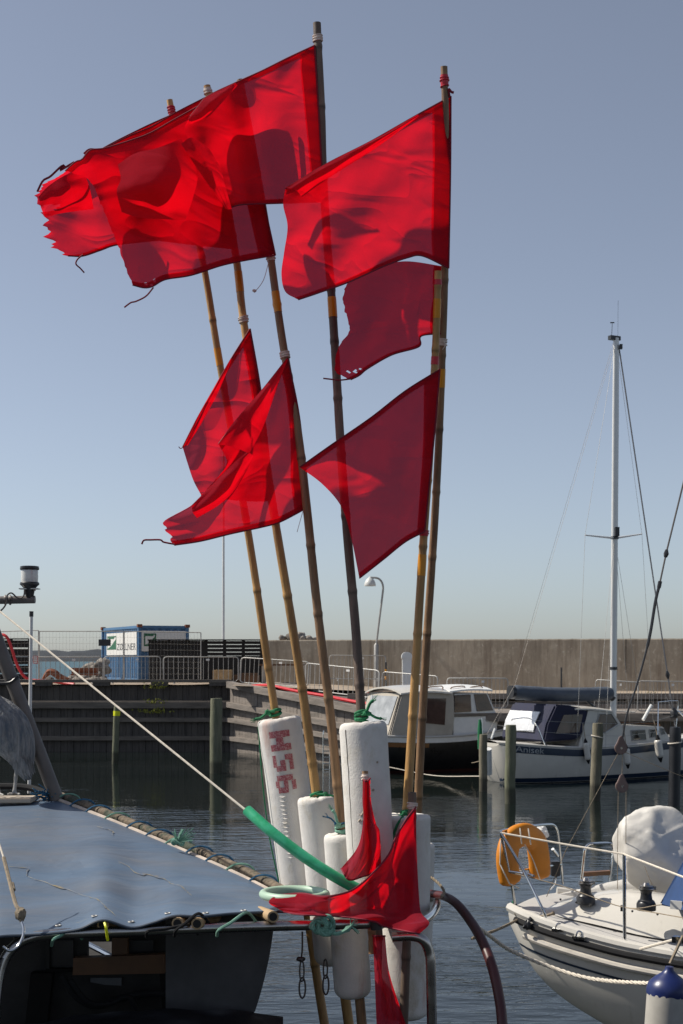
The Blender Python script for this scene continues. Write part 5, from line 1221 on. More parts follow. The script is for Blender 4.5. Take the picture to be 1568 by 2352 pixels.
# --- 4: tallest, central
t4 = buoy('tallest marker buoy with dark bamboo pole and tall smooth white float in the centre', (862, 2110, 6.78))
po, at4 = pole(t4, [(727.5, 53, 6.62), (737, 250, 6.62), (741, 380, 6.62), (752, 560, 6.63), (762, 690, 6.60), (779, 980, 6.53), (800, 1250, 6.46), (814, 1420, 6.42), (829, 1645, 6.36), (868, 2160, 6.28)], .0190, .0220, bam_d, 44, .34)
wrapband(po, at4, 82, 96, tape_w, 'whipping', 1.1, 4); wrapband(po, at4, 686, 730, tape_y)
F4, fx4 = float_(t4, (833, 1660, 6.36), (860, 2112, 6.29), .107, 4, .03)
a, c, ax, x, y, L, r = fx4
def on4(s_, arc, out, seed=4):
    th0 = math.atan2((-V((0, 1, 0))).dot(y), (-V((0, 1, 0))).dot(x)); sg = 1 if (x*math.cos(th0+.3)+y*math.sin(th0+.3)).x > (x*math.cos(th0)+y*math.sin(th0)).x else -1
    th = th0 + sg*arc/r; return a + ax*s_ + (x*math.cos(th)+y*math.sin(th))*(r*(1-.03*s_/L)*(1+fsurf(seed, th, s_))+out)
b = MB(); b.tube([on4(.03+.62*i/40, -.088+.004*noise.noise(V((i*.3, 1, 1))), .0005) for i in range(41)], [.0022*(1-i/50) for i in range(41)], 5); b.build('split_seam', wood_b, F4)
b = MB()
for (s0_, a0_, ln_, hh) in ((.40, -.045, .06, .010), (.41, -.03, .03, .006), (.43, -.05, .02, .004), (.30, .02, .012, .004), (.18, .05, .008, .003)):
    b.tube([on4(s0_+hh*math.sin(i*1.3), a0_+ln_*i/8, .001) for i in range(9)], [.001+.003*math.sin(math.pi*i/8) for i in range(9)], 5)
b.build('gouges', MATS['concrete_patch'], F4)
tie(t4, at4, 1640, rope_g, 3, (28, -34), .0068, 5); tie(t4, at4, 1635, rope_g, 1, (48, 14), .006, 6)
flag(t4, [(436, 268), (456, 243), (476, 221), (540, 190), (600, 163), (660, 133), (722, 104)], [(530, 476), (556, 470), (610, 468), (670, 466), (743, 463)], [(436, 268), (424, 300), (450, 350), (485, 410), (530, 476)], [(722, 104), (734, 300), (743, 463)], 6.6, A=.055, k=1.5, ph=.9, yaw=.6,
     folds=[([(415.5, 330, 6.05), (442, 316, 6.04), (480, 341, 6.1)], [(518, 480, 6.14), (525, 481, 6.14), (532, 480, 6.16)], [(415.5, 330, 6.05), (442, 371, 6.06), (492, 444, 6.1), (518, 480, 6.14)], [(480, 341, 6.1), (505, 385, 6.12), (518, 430, 6.13), (532, 480, 6.16)], 0, .02),
            ([(432, 272, 6.06), (455, 243, 6.1), (476, 221, 6.16), (540, 190, 6.28)], [(440, 286, 6.08), (476, 270, 6.1), (510, 235, 6.16), (545, 196, 6.29)], [(432, 272, 6.06), (434, 280, 6.05), (440, 286, 6.08)], [(540, 190, 6.28), (545, 196, 6.29)], 0, .03)])

# --- 5: far right pole, float half hidden at the back
t5 = buoy('marker buoy with slim dark pole at the right whose narrow float peeks out behind', (967, 2200, 6.9))
po, at5 = pole(t5, [(1019.5, 153, 6.33), (1023, 300, 6.36), (1022, 600, 6.44), (1014, 850, 6.53), (1004, 1090, 6.62), (990, 1320, 6.70), (977, 1520, 6.77), (962, 1800, 6.84), (958, 1960, 6.88), (952, 2210, 6.9)], .0155, .0215, bam_m, 55, .33)
wrapband(po, at5, 172, 200, tape_r, k=1.12, turns=3); wrapband(po, at5, 778, 792, tape_w, 'whipping', 1.1, 3); wrapband(po, at5, 845, 888, tape_y)
float_(t5, (970, 1938, 6.88), (964, 2205, 6.9), .060, 6, .02)
flag(t5, [(655, 433), (750, 376), (850, 325), (950, 268), (1035, 221)], [(685, 688), (730, 673), (800, 648), (880, 612), (935, 592), (970, 588), (1030, 616)],
     [(655, 433), (650, 470), (660, 520), (652, 580), (646, 630), (655, 670), (685, 688)], [(1035, 221), (1034, 400), (1030, 616)], 6.36, A=.045, k=1.05, ph=3.1, yaw=.66,
     folds=[([(654, 432, 5.84), (750, 375, 5.95), (850, 324, 6.07), (960, 263, 6.21)], [(693, 452, 5.89), (762, 404, 5.97), (860, 342, 6.10), (962, 267, 6.22)], [(654, 432, 5.84), (676, 434, 5.84), (693, 452, 5.89)], [(960, 263, 6.21), (962, 267, 6.22)], 0, .02)])
thread(t5, [(1032, 222, 6.34), (1030, 205, 6.33), (1036, 211, 6.33), (1042, 213, 6.33)], .006, hem_m, 'knot')
thread(t5, [(1017, 782, 6.48), (1022, 792, 6.48), (1016, 803, 6.48)], .0022)
flag(t5, [(800, 640), (860, 615), (930, 600), (1021, 612)], [(805, 872), (825, 862), (845, 846), (900, 815), (962, 796), (967, 772), (1018, 766)],
     [(800, 640), (787, 690), (802, 755), (776, 800), (770, 848), (785, 864), (805, 872)], [(1021, 612), (1020, 690), (1018, 766)], 6.49, A=.03, k=1.0, ph=6.0, yaw=.45, rag=4, hem_top=False, holes=[(.10, .93, .012, .02), (.14, .95, .012, .02), (.06, .9, .01, .018)])
thread(t5, [(806, 870, 6.27), (780, 873, 6.27), (760, 871, 6.27), (742, 869, 6.27)], .0035, hem_m, 'torn_strip')

# --- 6: tan pole in front of it
t6 = buoy('marker buoy with tan pole leaning right whose wide float has a flat sawn notch', (928, 2340, 6.45))
po, at6 = pole(t6, [(1006, 622, 6.34), (1003, 720, 6.37), (997, 850, 6.41), (986, 1050, 6.44), (972, 1240, 6.46), (957, 1500, 6.47), (944, 1700, 6.48), (934, 1856, 6.46), (918, 2150, 6.45)], .0160, .0225, bam_l, 66, .36)
wrapband(po, at6, 640, 652, tape_r); wrapband(po, at6, 686, 732, tape_y); wrapband(po, at6, 818, 838, tape_r, k=1.1); wrapband(po, at6, 1216, 1232, tape_r, k=1.12, turns=2); wrapband(po, at6, 1276, 1320, tape_y)
F6, fx6 = float_(t6, (932, 1872, 6.45), (930, 2340, 6.45), .112, 7, .012)
tie(t6, at6, 1862, rope_g, 2, (-18, 8), .006, 8)
b = MB(); b.tube(cr([P(925, 1875, 6.36), P(912, 1895, 6.335), P(902, 1925, 6.335), P(898, 1960, 6.335), P(897, 2000, 6.335)], 20), .006, 6); b.build('side_rope', rope_g, t6)
flag(t6, [(688, 1073), (760, 1022), (850, 960), (930, 898), (1010, 848)], [(825, 1328), (838, 1318), (880, 1285), (930, 1245), (975, 1221)], [(688, 1073), (740, 1112), (783, 1163), (805, 1230), (825, 1328)], [(1010, 848), (999, 980), (986, 1110), (975, 1221)], 6.375, A=.05, k=.8, ph=2.6, yaw=.42)

# --- 7 and 8: short poles with limp flags
t7 = buoy('short marker buoy pole in front of the tall float, its small red flag hanging limp', (850, 2180, 6.5))
po, at7 = pole(t7, [(838, 1771, 6.16), (842, 1900, 6.14), (850, 2060, 6.13), (856, 2190, 6.13)], .0135, .018, bam_m, 77, .3)
wrapband(po, at7, 1780, 1789, tape_w, 'whipping', 1.12, 3)
def limp(parent, top, bot, left, right, d, A, kx, ph, seed, yaw=0.0, n=60, m=60, hem=True):
    g = coons(p3(top), p3(bot), p3(left), p3(right), n, m); G = []
    for j in range(m+1):
        v = j/m; row = []
        for i in range(n+1):
            u = i/n; q = g[j][i]
            dd = q.z + A*(math.sin(2*math.pi*kx*u + ph + 1.2*v) *.6 + .8*noise.noise(V((u*3.6, v*1.9, seed))) + .30*noise.noise(V((u*9, v*5, seed+4))) + 1.6*(.22-min(.22, abs(noise.noise(V((u*5.5+v*2, v*3.2-u, seed+9)))))))*min(1, .25+v*1.2)
            row.append(P(q.x, q.y, dd))
        G.append(row)
    b = MB(); b.grid(G); f = b.build('flag', cloth, parent, angle=180, recalc=False)
    h = MB(); h.tube(G[0], .0042, 5); h.tube(G[-1], .0035, 5); h.build('hem', hem_m, f); return f
limp(t7, [(833, 1790, 6.12), (841, 1795, 6.10), (850, 1788, 6.13)], [(783, 1995, 6.03), (801, 2021, 6.02), (832, 2014, 6.03), (852, 2006, 6.07), (875, 1982, 6.11)],
     [(833, 1790, 6.12), (832, 1840, 6.09), (834, 1880, 6.07), (822, 1943, 6.04), (783, 1995, 6.03)], [(850, 1788, 6.13), (852, 1840, 6.11), (863, 1891, 6.10), (872, 1912, 6.10), (875, 1982, 6.11)], 6.09, .035, 2.1, 1.0, 3.3)
thread(t7, [(850, 1800, 6.10), (852, 1822, 6.09), (850, 1830, 6.09)], .002)
limp(t7, [(856, 2150, 6.09), (870, 2150, 6.07), (884, 2150, 6.09)], [(866, 2390, 6.05), (905, 2390, 6.03), (945, 2390, 6.07)], [(856, 2150, 6.09), (860, 2243, 6.07), (866, 2390, 6.05)], [(884, 2150, 6.09), (893, 2230, 6.07), (916, 2306, 6.07), (945, 2390, 6.07)], 6.07, .03, 1.8, 2.0, 8.3)
t8 = buoy('short marker buoy pole whose big red flag is draped over the steel rail', (930, 2340, 6.28))
po, at8 = pole(t8, [(946.5, 1820, 6.28), (946, 1870, 6.28), (940, 2000, 6.28), (934, 2160, 6.28), (925, 2390, 6.28)], .0185, .0205, bam_d, 88, .34)
wrapband(po, at8, 1846, 1856, tape_w, 'whipping', 1.1, 3)
limp(t8, [(637, 2056, 6.02), (692, 2052, 5.98), (743, 2059, 5.9), (798, 2049, 5.9), (832, 2028, 5.94), (867, 1994, 6.0), (894, 1960, 6.06), (908, 1926, 6.1), (932, 1884, 6.16), (955, 1854, 6.22)],
     [(651, 2094, 5.9), (692, 2101, 5.84), (784, 2106, 5.84), (856, 2116, 5.82), (885, 2129, 5.82), (963, 2145, 5.84)],
     [(637, 2056, 6.02), (622, 2064, 5.98), (619, 2076, 5.94), (651, 2094, 5.9)], [(955, 1854, 6.22), (957, 1960, 6.2), (963, 2070, 6.1), (968, 2098, 6.0), (986, 2121, 5.9), (963, 2145, 5.84)], 6.0, .05, 2.6, .5, 5.5)

# ================================================================ FOREGROUND: fishing boat
fb = thing('fishing_boat', 'dark stern of a fishing boat with steel hoop rail under the blue tarpaulin', 'boat', (-1.2, 7.2, 0))
b = MB(); pl = [V((-3.4, 5.3, -.4)), V((-.55, 5.6, -.4)), V((-.42, 7.2, -.4)), V((-1.2, 10.2, -.4)), V((-3.4, 10.6, -.4))]
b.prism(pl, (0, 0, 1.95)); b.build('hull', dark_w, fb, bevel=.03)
F7 = Fr(0, 7.05, 0)
def panel(pts, m, name, th=.05, fr=F7, lat=0.0):
    b = MB(); b.prism([fr.pt(x_, y_, lat) for x_, y_ in pts], (0, th, 0)); return b.build(name, m, fb, smooth=False)
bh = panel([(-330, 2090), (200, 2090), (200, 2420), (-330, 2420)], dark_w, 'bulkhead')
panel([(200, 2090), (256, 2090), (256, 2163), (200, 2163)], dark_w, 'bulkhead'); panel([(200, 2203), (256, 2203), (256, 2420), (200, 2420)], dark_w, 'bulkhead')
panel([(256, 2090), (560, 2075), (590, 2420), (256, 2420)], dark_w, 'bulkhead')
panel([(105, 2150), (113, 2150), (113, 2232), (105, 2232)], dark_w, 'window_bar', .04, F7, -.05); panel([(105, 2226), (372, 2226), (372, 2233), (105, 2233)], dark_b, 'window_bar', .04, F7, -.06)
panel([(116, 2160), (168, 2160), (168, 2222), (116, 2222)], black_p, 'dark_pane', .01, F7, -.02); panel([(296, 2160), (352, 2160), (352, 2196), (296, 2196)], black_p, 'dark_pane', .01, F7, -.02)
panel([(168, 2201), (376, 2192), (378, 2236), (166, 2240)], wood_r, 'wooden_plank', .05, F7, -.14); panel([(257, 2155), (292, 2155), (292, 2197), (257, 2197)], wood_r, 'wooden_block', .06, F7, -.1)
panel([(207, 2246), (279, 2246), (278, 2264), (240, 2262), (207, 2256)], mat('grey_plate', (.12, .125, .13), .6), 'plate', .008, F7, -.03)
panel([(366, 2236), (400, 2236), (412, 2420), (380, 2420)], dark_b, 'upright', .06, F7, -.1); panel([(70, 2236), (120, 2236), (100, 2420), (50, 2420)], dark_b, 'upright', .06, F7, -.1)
b = MB(); b.tube(cr([F7.pt(x_, y_, -.2) for x_, y_ in ((140, 2240), (150, 2255), (176, 2291), (218, 2311), (268, 2296), (320, 2284), (380, 2282))], 40), .018, 8); b.tube(cr([F7.pt(x_, y_, -.22) for x_, y_ in ((160, 2250), (200, 2300), (250, 2306), (290, 2290), (310, 2310), (330, 2360))], 40), .014, 8); b.build('cable_loom', black_r, fb)
b = MB(); b.tube([P(196, 2166, 7.6), P(262, 2200, 7.3)], .016, 8); b.build('inner_rail', chrome, fb)
# unseen left panel, added to keep the sun out from under the tarpaulin
b = MB(); b.prism([V((-3.0, 5.35, 1.5)), V((-3.0, 9.3, 1.5)), V((-3.0, 9.3, 2.34)), V((-3.0, 5.35, 2.18))], (.04, 0, 0)); b.build('sun_block_panel', dark_w, fb, smooth=False)
b = MB(); G = []
for j in range(25):
    v = j/24; row = []
    for i in range(31):
        u = i/30; xl, xr = 380, 631-30*v*v-16*v; d = 6.55 - .25*u + .03*noise.noise(V((u*3, v*2, 1))) + .02*math.sin(u*9)
        row.append(P(xl+(xr-xl)*u, 2098+(244-10*u)*v + 8*v*math.sin(u*5), d))
    G.append(row)
b.grid(G); b.build('side_curtain', mat('shaded_curtain', (.085, .085, .088), .8, var=.3, scale=3, bump=.3, bscale=4, spec=.15), fb, angle=180, recalc=False)  # curtain colour darkened to carry the shade it hangs in
b = MB(); G = []
for j in range(16):
    row = []
    for i in range(50):
        u = i/49; px_ = 60+590*u; yb = 2352-34*math.sin(min(1, u*1.6)*math.pi*.55)*(1 if u < .8 else 1-.5*(u-.8)/.2)
        row.append(P(px_, yb+ (j*7 if j else 0) + 6*noise.noise(V((u*8, j*.5, 0))), 6.3-.02*j+.04*noise.noise(V((u*6, j*.4, 3)))))
    G.append(row)
b.grid(G); q = b.build('black_cover', jacket, fb, angle=180, recalc=False)
# hoop rail
def tubeP(pts, r, m, name, par, n=60, seg=14):
    b = MB(); b.tube(cr([to_w(V(q)) for q in pts], n), r, seg); return b.build(name, m, par)
tubeP([(-14, 2420, 5.7), (-10, 2300, 5.7), (2, 2225, 5.72), (28, 2178, 5.74), (70, 2154, 5.76), (130, 2145, 5.78), (300, 2139, 5.82), (500, 2131, 5.87), (700, 2125, 5.91), (880, 2121, 5.95)], .0215, steel, 'hoop_rail', fb, 120)
tubeP([(870, 2121, 5.95), (930, 2122, 5.97), (968, 2116, 6.03), (992, 2100, 6.2), (1003, 2078, 6.5), (996, 2062, 6.85), (960, 2050, 7.1), (900, 2046, 7.25)], .018, chrome, 'hoop_ring', fb, 60)
tubeP([(900, 2152, 6.02), (945, 2150, 6.02), (972, 2160, 6.02), (985, 2188, 6.03), (989, 2230, 6.03), (993, 2420, 6.05)], .0215, steel, 'hoop_leg', fb, 60)
b = MB(); b.tube([P(-13, 2212, 5.7), P(3, 2215, 5.7)], .026, 10); b.tube([P(-13, 2226, 5.7), P(0, 2229, 5.7)], .026, 10); b.build('tape_band', black_p, fb)
# rafters under the tarpaulin
for x_, y_ in ((42, 2152), (236, 2124), (407, 2121), (452, 2122), (627, 2106)):
    c = P(x_, y_, 5.80); e = c + V((.03 if x_ < 600 else -.1, .55, -.07)); b = MB(); b.tube([c, e], .024, 12); o = b.build('rafter', wood_n if x_ != 42 else wood_g, fb)
    t_ = (e-c).normalized(); b = MB(); b.tube([c-t_*.002, c-t_*.001], .017, 12); b.build('rafter_dark_disc', wood_k, o)  # dark disc drawn for the shaded hollow of the rafter end

# tarpaulin
def bez(a, c, k): return a + (c-a)*k
top_e = [(-330, 1822, 9.2), (-100, 1826, 8.9), (60, 1828, 8.7), (132, 1834, 8.6), (220, 1868, 8.2), (300, 1900, 7.95), (400, 1942, 7.62), (480, 1976, 7.34), (560, 2012, 7.08), (655, 2060, 6.78), (722, 2068, 6.52)]  # right tip, hidden from view, set back and extended to shade the floats
bot_e = [(-330, 2205, 5.5), (-60, 2163, 5.62), (0, 2149, 5.68), (60, 2146, 5.72), (117, 2142, 5.74), (180, 2133, 5.76), (236, 2112, 5.78), (300, 2129, 5.8), (350, 2118, 5.82), (400, 2102, 5.84), (460, 2103, 5.86), (540, 2096, 5.92), (655, 2092, 6.0), (724, 2098, 6.08)]
TG = coons(p3(top_e), p3(bot_e), p3([top_e[0], (-330, 1960, 7.2), bot_e[0]]), p3([top_e[-1], (724, 2084, 6.3), bot_e[-1]]), 110, 70)
G = []
for j, row in enumerate(TG):
    r_ = []
    for i, q in enumerate(row):
        v, u = j/70, i/110; p = to_w(q); e = min(1, 5*v*(1-v))*min(1, 6*(1-u))
        sag = -.05*math.sin(math.pi*v)*min(1, (1-u)*2.5) + .034*noise.noise(V((p.x*1.1, p.y*1.5, 0))) + .010*noise.noise(V((p.x*3, p.y*4.5, 5))) + .012*math.sin(v*26+2*noise.noise(V((p.x*1.3, p.y, 2))))*max(0, 1-abs(u-.62)*3.5)
        p.z += sag*e; r_.append(p)
    G.append(r_)
b = MB(); b.grid(G); tarp = b.build('tarpaulin', tarp_m, None, angle=180, recalc=False)
tag(tarp, 'faded blue tarpaulin with yellowish stains laced over the boat stern on the left', 'tarpaulin')
stain_nodes(tarp_m, (.32, .25, .10), 1.6, .665, .71, (.9, 2.2, 1))
stain_nodes(tarp_m, (.16, .17, .18), 3.5, .60, .75, (.5, 2.5, 1))
nt_ = tarp_m.node_tree; N_ = nt_.nodes; tc_ = N_.new('ShaderNodeTexCoord'); mp_ = N_.new('ShaderNodeMapping'); mp_.inputs['Scale'].default_value = (.55, 1.5, 1); mp_.inputs['Rotation'].default_value = (0, 0, R(-24))
nz_ = N_.new('ShaderNodeTexNoise'); nz_.inputs['Scale'].default_value = 3.0; nz_.inputs['Detail'].default_value = 3; nz_.inputs['Distortion'].default_value = .5
pp_ = N_.new('ShaderNodeMath'); pp_.operation = 'PINGPONG'; pp_.inputs[1].default_value = .14
bb_ = N_.new('ShaderNodeBump'); bb_.inputs['Strength'].default_value = .55; bb_.inputs['Distance'].default_value = .05
bs_ = N_['Principled BSDF']; old_ = bs_.inputs['Normal'].links[0].from_socket
nt_.links.new(tc_.outputs['Object'], mp_.inputs[0]); nt_.links.new(mp_.outputs[0], nz_.inputs['Vector']); nt_.links.new(nz_.outputs['Fac'], pp_.inputs[0]); nt_.links.new(pp_.outputs[0], bb_.inputs['Height']); nt_.links.new(old_, bb_.inputs['Normal']); nt_.links.new(bb_.outputs[0], bs_.inputs['Normal'])
for i_ in range(48, 110, 9):
    for j_ in (67,):
        q_ = G[j_][i_]; b = MB(); b.tube([q_+V((.011*math.cos(a_), .011*math.sin(a_), .003)) for a_ in [2*math.pi*k/14 for k in range(15)]], .0035, 6); b.build('eyelet', galv, tarp)
b = MB(); b.tube([p+V((0, -.002, -.004)) for p in G[-1]], .006, 6); b.build('edge_hem', mat('tarp_edge', (.03, .045, .07), .6), tarp)
# yellowish creases running over the cloth, laid on the surface
def on_tarp(u, v, o=.003):
    fi, fj = u*110, v*70; i, j = min(109, int(fi)), min(69, int(fj)); a_, c_ = fi-i, fj-j
    return (G[j][i]*(1-a_)*(1-c_) + G[j][i+1]*a_*(1-c_) + G[j+1][i]*(1-a_)*c_ + G[j+1][i+1]*a_*c_) + V((0, 0, o))
stain_m = mat('mustard_stain', (.25, .19, .075), .6, var=.35, scale=14, col2=(.08, .105, .15), c2=(.42, .60))
def near_uv(px_, py_):
    best = min(((abs(CX+p.x/p.y*FPX-px_)+abs(HY-(p.z-CAMZ)/p.y*FPX-py_)), i, j) for j, row in enumerate(G) for i, p in enumerate(row) if j % 2 == 0 and i % 2 == 0)
    return best[1]/110, best[2]/70
for pts, w0 in (([(25, 1990), (55, 2000), (70, 2015), (98, 2028), (130, 2034), (160, 2050), (190, 2062), (222, 2074), (240, 2090), (258, 2106)], .030), ([(268, 1982), (295, 1990), (310, 2002), (350, 2012), (385, 2026), (412, 2040), (436, 2056)], .026), ([(230, 1902), (250, 1908), (262, 1920)], .012)):
    uv = [near_uv(*q) for q in pts]; cc = cr([V((u, v, 0)) for u, v in uv], 120); L_ = []; M_ = []; R_ = []
    for i, q in enumerate(cc):
        wv = w0*(.18+.9*abs(noise.noise(V((i*.13, w0*99, 0)))*1.6))*math.sin(math.pi*min(1, (i+3)/123))**.5*(.5+.7*i/120); wb = .005*noise.noise(V((i*.2, 5, w0*50)))
        L_.append(on_tarp(q.x+wb-.2*wv, q.y+wb-wv*.5, .0045)); M_.append(on_tarp(q.x+wb, q.y+wb, .0055)); R_.append(on_tarp(q.x+wb+.2*wv, q.y+wb+wv*.5, .0045))
    b = MB(); b.grid([L_, M_, R_]); b.build('stain', stain_m, tarp, recalc=False)
# edge pole with netting and lacing
ed = [to_w(V(q)) for q in top_e[3:-1]]
t = thing('edge_pole', 'long wooden pole along the tarpaulin edge bound with netting and blue lacing', 'pole', tuple(ed[-1]))
mid = cr([p+V((.02, .02, .012)) for p in ed], 120)
b = MB(); b.tube(mid, [.024+.003*noise.noise(V((i*.16, 1, 2))) for i in range(121)], 12); b.build('pole', mat('netted_pole', (.15, .115, .08), .9, var=.5, scale=16, bump=.7, bscale=40, col2=(.05, .06, .04), c2=(.5, .58)), t)
b = MB(); b.tube([p+V((-.028, -.045, -.012)) for p in mid], .013, 8); b.build('inner_rod', mat('bleached_rod', (.44, .37, .31), .8, var=.3, scale=9), t)
for k in range(11):
    i = 6+int(k*10.3); c = mid[i]; tt = (mid[i+2]-mid[i-2]).normalized(); sd = V((0, 0, 1)).cross(tt).normalized()
    b = MB(); pts = [c+sd*.075*sg + tt*off + V((0, 0, zz)) for sg, off, zz in ((1, -.07, -.025), (.55, -.02, .024), (0, .02, .036), (-.42, .05, .02), (-.5, .07, -.02))]
    b.tube(cr(pts if sd.x < 0 else [c-sd*.075*sg + tt*off + V((0, 0, zz)) for sg, off, zz in ((1, -.07, -.025), (.55, -.02, .024), (0, .02, .036), (-.42, .05, .02), (-.5, .07, -.02))], 16), .0055, 5); b.build('lacing', rope_b if k % 3 else rope_t, t)
b = MB(); rr = random.Random(3); c = P(408, 1934, 7.42)
b.tube(cr([c+V((.03*math.cos(a), .02*math.sin(a), .012*math.sin(2*a))) for a in [i*.8 for i in range(14)]], 60), .009, 5)
for k in range(26): b.tube([c, c+V((rr.gauss(.03, .03), rr.gauss(0, .02), rr.uniform(.01, .075)))], .003, 4)
b.build('rope_knot', rope_t, t)
b = MB(); c = P(112, 1830, 8.55)
for k in range(40): b.tube([c+V((rr.gauss(0, .035), 0, rr.gauss(0, .02))), c+V((rr.gauss(-.03, .05), rr.gauss(-.03, .02), rr.gauss(.02, .03)))], .004, 4)
b.build('blue_knot', rope_b, t)
# lacing on the hoop rail
for k, (x0_, y0_, x1_, y1_) in enumerate(((118, 2172, 158, 2135), (336, 2152, 424, 2124), (420, 2116, 470, 2098)[:4] if False else (498, 2150, 560, 2098), (400, 2150, 450, 2100))):
    b = MB(); b.tube(cr([P(x0_, y0_, 5.78), P(x0_+4, y0_-14, 5.72), P((x0_+x1_)/2, (y0_+y1_)/2-4, 5.74), P(x1_, y1_, 5.8), P(x1_+14, y1_+2, 5.86), P(x1_+30, y1_+22, 5.9)], 24), .0065, 6)
    tag(b.build('lashing', rope_t if k % 2 == 0 else black_r), ['teal lashing at the bent left end of the hoop rail', 'dark lashing crossing the hoop rail below the mustard stain', 'pale lashing tying the rail near the white curtain edge', 'dark lashing over the two rafter ends'][k], 'lashing', None)
b = MB(); b.tube(cr([P(240, 2120, 5.76), P(243, 2132, 5.74), P(247, 2160, 5.76)], 10), .006, 5); tag(b.build('strap', yellow_b), 'thin yellow strap round the rail and a rafter end', 'strap')
# pale green knot on the rail
b = MB()
c = P(738, 2126, 5.88)
pts = []
for i in range(60):
    a = i*.42; pts.append(c+V((.035*math.cos(a)+.012*math.sin(a*.37)+ (i/60-.5)*.03, -.034-.012*math.sin(a*.6), .038*math.sin(a)*(.7+.3*math.cos(a*.3))+.006)))
b.rope(cr(pts, 240), .010, 5, n=420)
b.tube(cr([c+V((.02, -.04, -.01)), c+V((.06, -.045, -.025)), c+V((.10, -.04, -.012)), c+V((.125, -.035, .008))], 16), [.009]*12+[.012, .015, .012, .006, .003], 6)
for k in range(14): q = c+V((.12, -.035, .006)); b.tube([q, q+V((rr.uniform(.0, .045), rr.gauss(0, .01), rr.gauss(.006, .02)))], .0022, 4)
tag(b.build('rope_knot', rope_t), 'pale green frayed rope knotted round the hoop rail under the draped red flag', 'rope')
b = MB(); b.tube([P(862, 2108, 5.9), P(866, 2134, 5.9)], .027, 12); tag(b.build('rail_tape', black_p), 'black tape wound round the right end of the hoop rail', 'tape')
# hanging carabiners
def link(b, c, w_, h_, r): b.tube([c+V((w_*math.cos(a)*.5, .004*math.sin(a), h_*.5*math.sin(a))) for a in [2*math.pi*i/16 for i in range(17)]], r, 6)
for x_, y0_, n_, lab in ((694, 2140, 1, 'rusty carabiner on a dark cord hanging from the rail left of the floats'), (748, 2205, 0, 'small carabiner hanging beside the lowest bamboo end')):
    b = MB(); d_ = 5.95 if n_ else 6.3; c = P(x_, y0_, d_)
    if n_: b.tube(cr([c, c+V((.0, 0, -.07)), c+V((-.004, 0, -.11))], 10), .004, 5); b.blob(c+V((-.006, 0, -.115)), (.02, .012, .012), 2, .5, 3, 6); s_ = .125
    else: s_ = 0
    link(b, c+V((-.002, 0, -s_-.04)), .018, .085, .004); link(b, c+V((.0, 0, -s_-.11)), .026, .085, .0045)
    tag(b.build('carabiner', mat('dark_metal', (.07, .06, .055), .4, .8)), lab, 'carabiner')
# stay rope, green hose, coil, dark hose
b = MB(); b.tube([P(-160, 1276, 8.1), P(0, 1405, 7.6), P(280, 1632, 6.95), P(568, 1864, 6.3), P(580, 1873, 6.285)], .0055, 6); tag(b.build('stay_rope', rope_w), 'thin pale stay rope slanting down from the upper left into the green hose', 'rope')
b = MB(); b.tube(cr([P(567, 1861, 6.3), P(620, 1908, 6.22), P(690, 1962, 6.17), P(750, 2002, 6.14), P(800, 2031, 6.13), P(838, 2050, 6.13)], 60), .0245, 16); tag(b.build('hose', green_h), 'bright green hose sleeve on the stay rope in front of the white floats', 'hose')
b = MB(); pts = []
for i in range(41):
    a = 2*math.pi*i/40; pts.append(P(676+72*math.cos(a), 2054-11*math.sin(a), 6.14+.16*math.sin(a)))
b.tube(pts, .0185, 12); tag(b.build('hose_ring', pale_h), 'pale green hose ring lying at the corner of the tarpaulin', 'hose')
b = MB(); b.tube(cr([P(930, 2052, 6.95), P(992, 2053, 6.66), P(1040, 2069, 6.45), P(1082, 2118, 6.3), P(1112, 2172, 6.15), P(1133, 2231, 6.05), P(1147, 2296, 6.0), P(1153, 2348, 5.95), P(1157, 2420, 5.9)], 80), [.0165+.006*min(1, i/50) for i in range(81)], 14); tag(b.build('hose', dark_h), 'dark red black hose arching down to the right of the floats', 'hose')
b = MB(); b.rope(cr([P(990, 2015, 6.6), P(1008, 2030, 6.55), P(1020, 2048, 6.5), P(1014, 2060, 6.45)], 20), .007, 5); tag(b.build('rope_end', rope_br), 'short grey rope end above the start of the dark red hose', 'rope')
# hook rope at lower left
t = thing('hook_rope', 'thin rope ending in a knot and steel hook on the bent rail', 'rope', tuple(P(44, 2130, 5.66)))
b = MB(); b.tube([P(-30, 1850, 6.2), P(8, 1970, 5.95), P(32, 2068, 5.75)], .0042, 6); b.build('upper_line', rope_w, t)
b = MB(); b.tube(cr([P(8, 1970, 5.94), P(34, 2072, 5.74), P(44, 2090, 5.7), P(49, 2118, 5.68)], 20), .0085, 6); b.blob(P(47, 2100, 5.69), (.022, .018, .028), 3, .3, 2.2, 2); b.tube([P(26, 2030, 5.83), P(29, 2045, 5.8)], .012, 6); b.build('knot', rope_br, t)
b = MB(); b.tube(cr([P(49, 2116, 5.68), P(54, 2132, 5.66), P(52, 2152, 5.64), P(40, 2174, 5.62), P(22, 2184, 5.6), P(6, 2174, 5.6)], 30), .006, 8); b.build('hook', chrome, t)

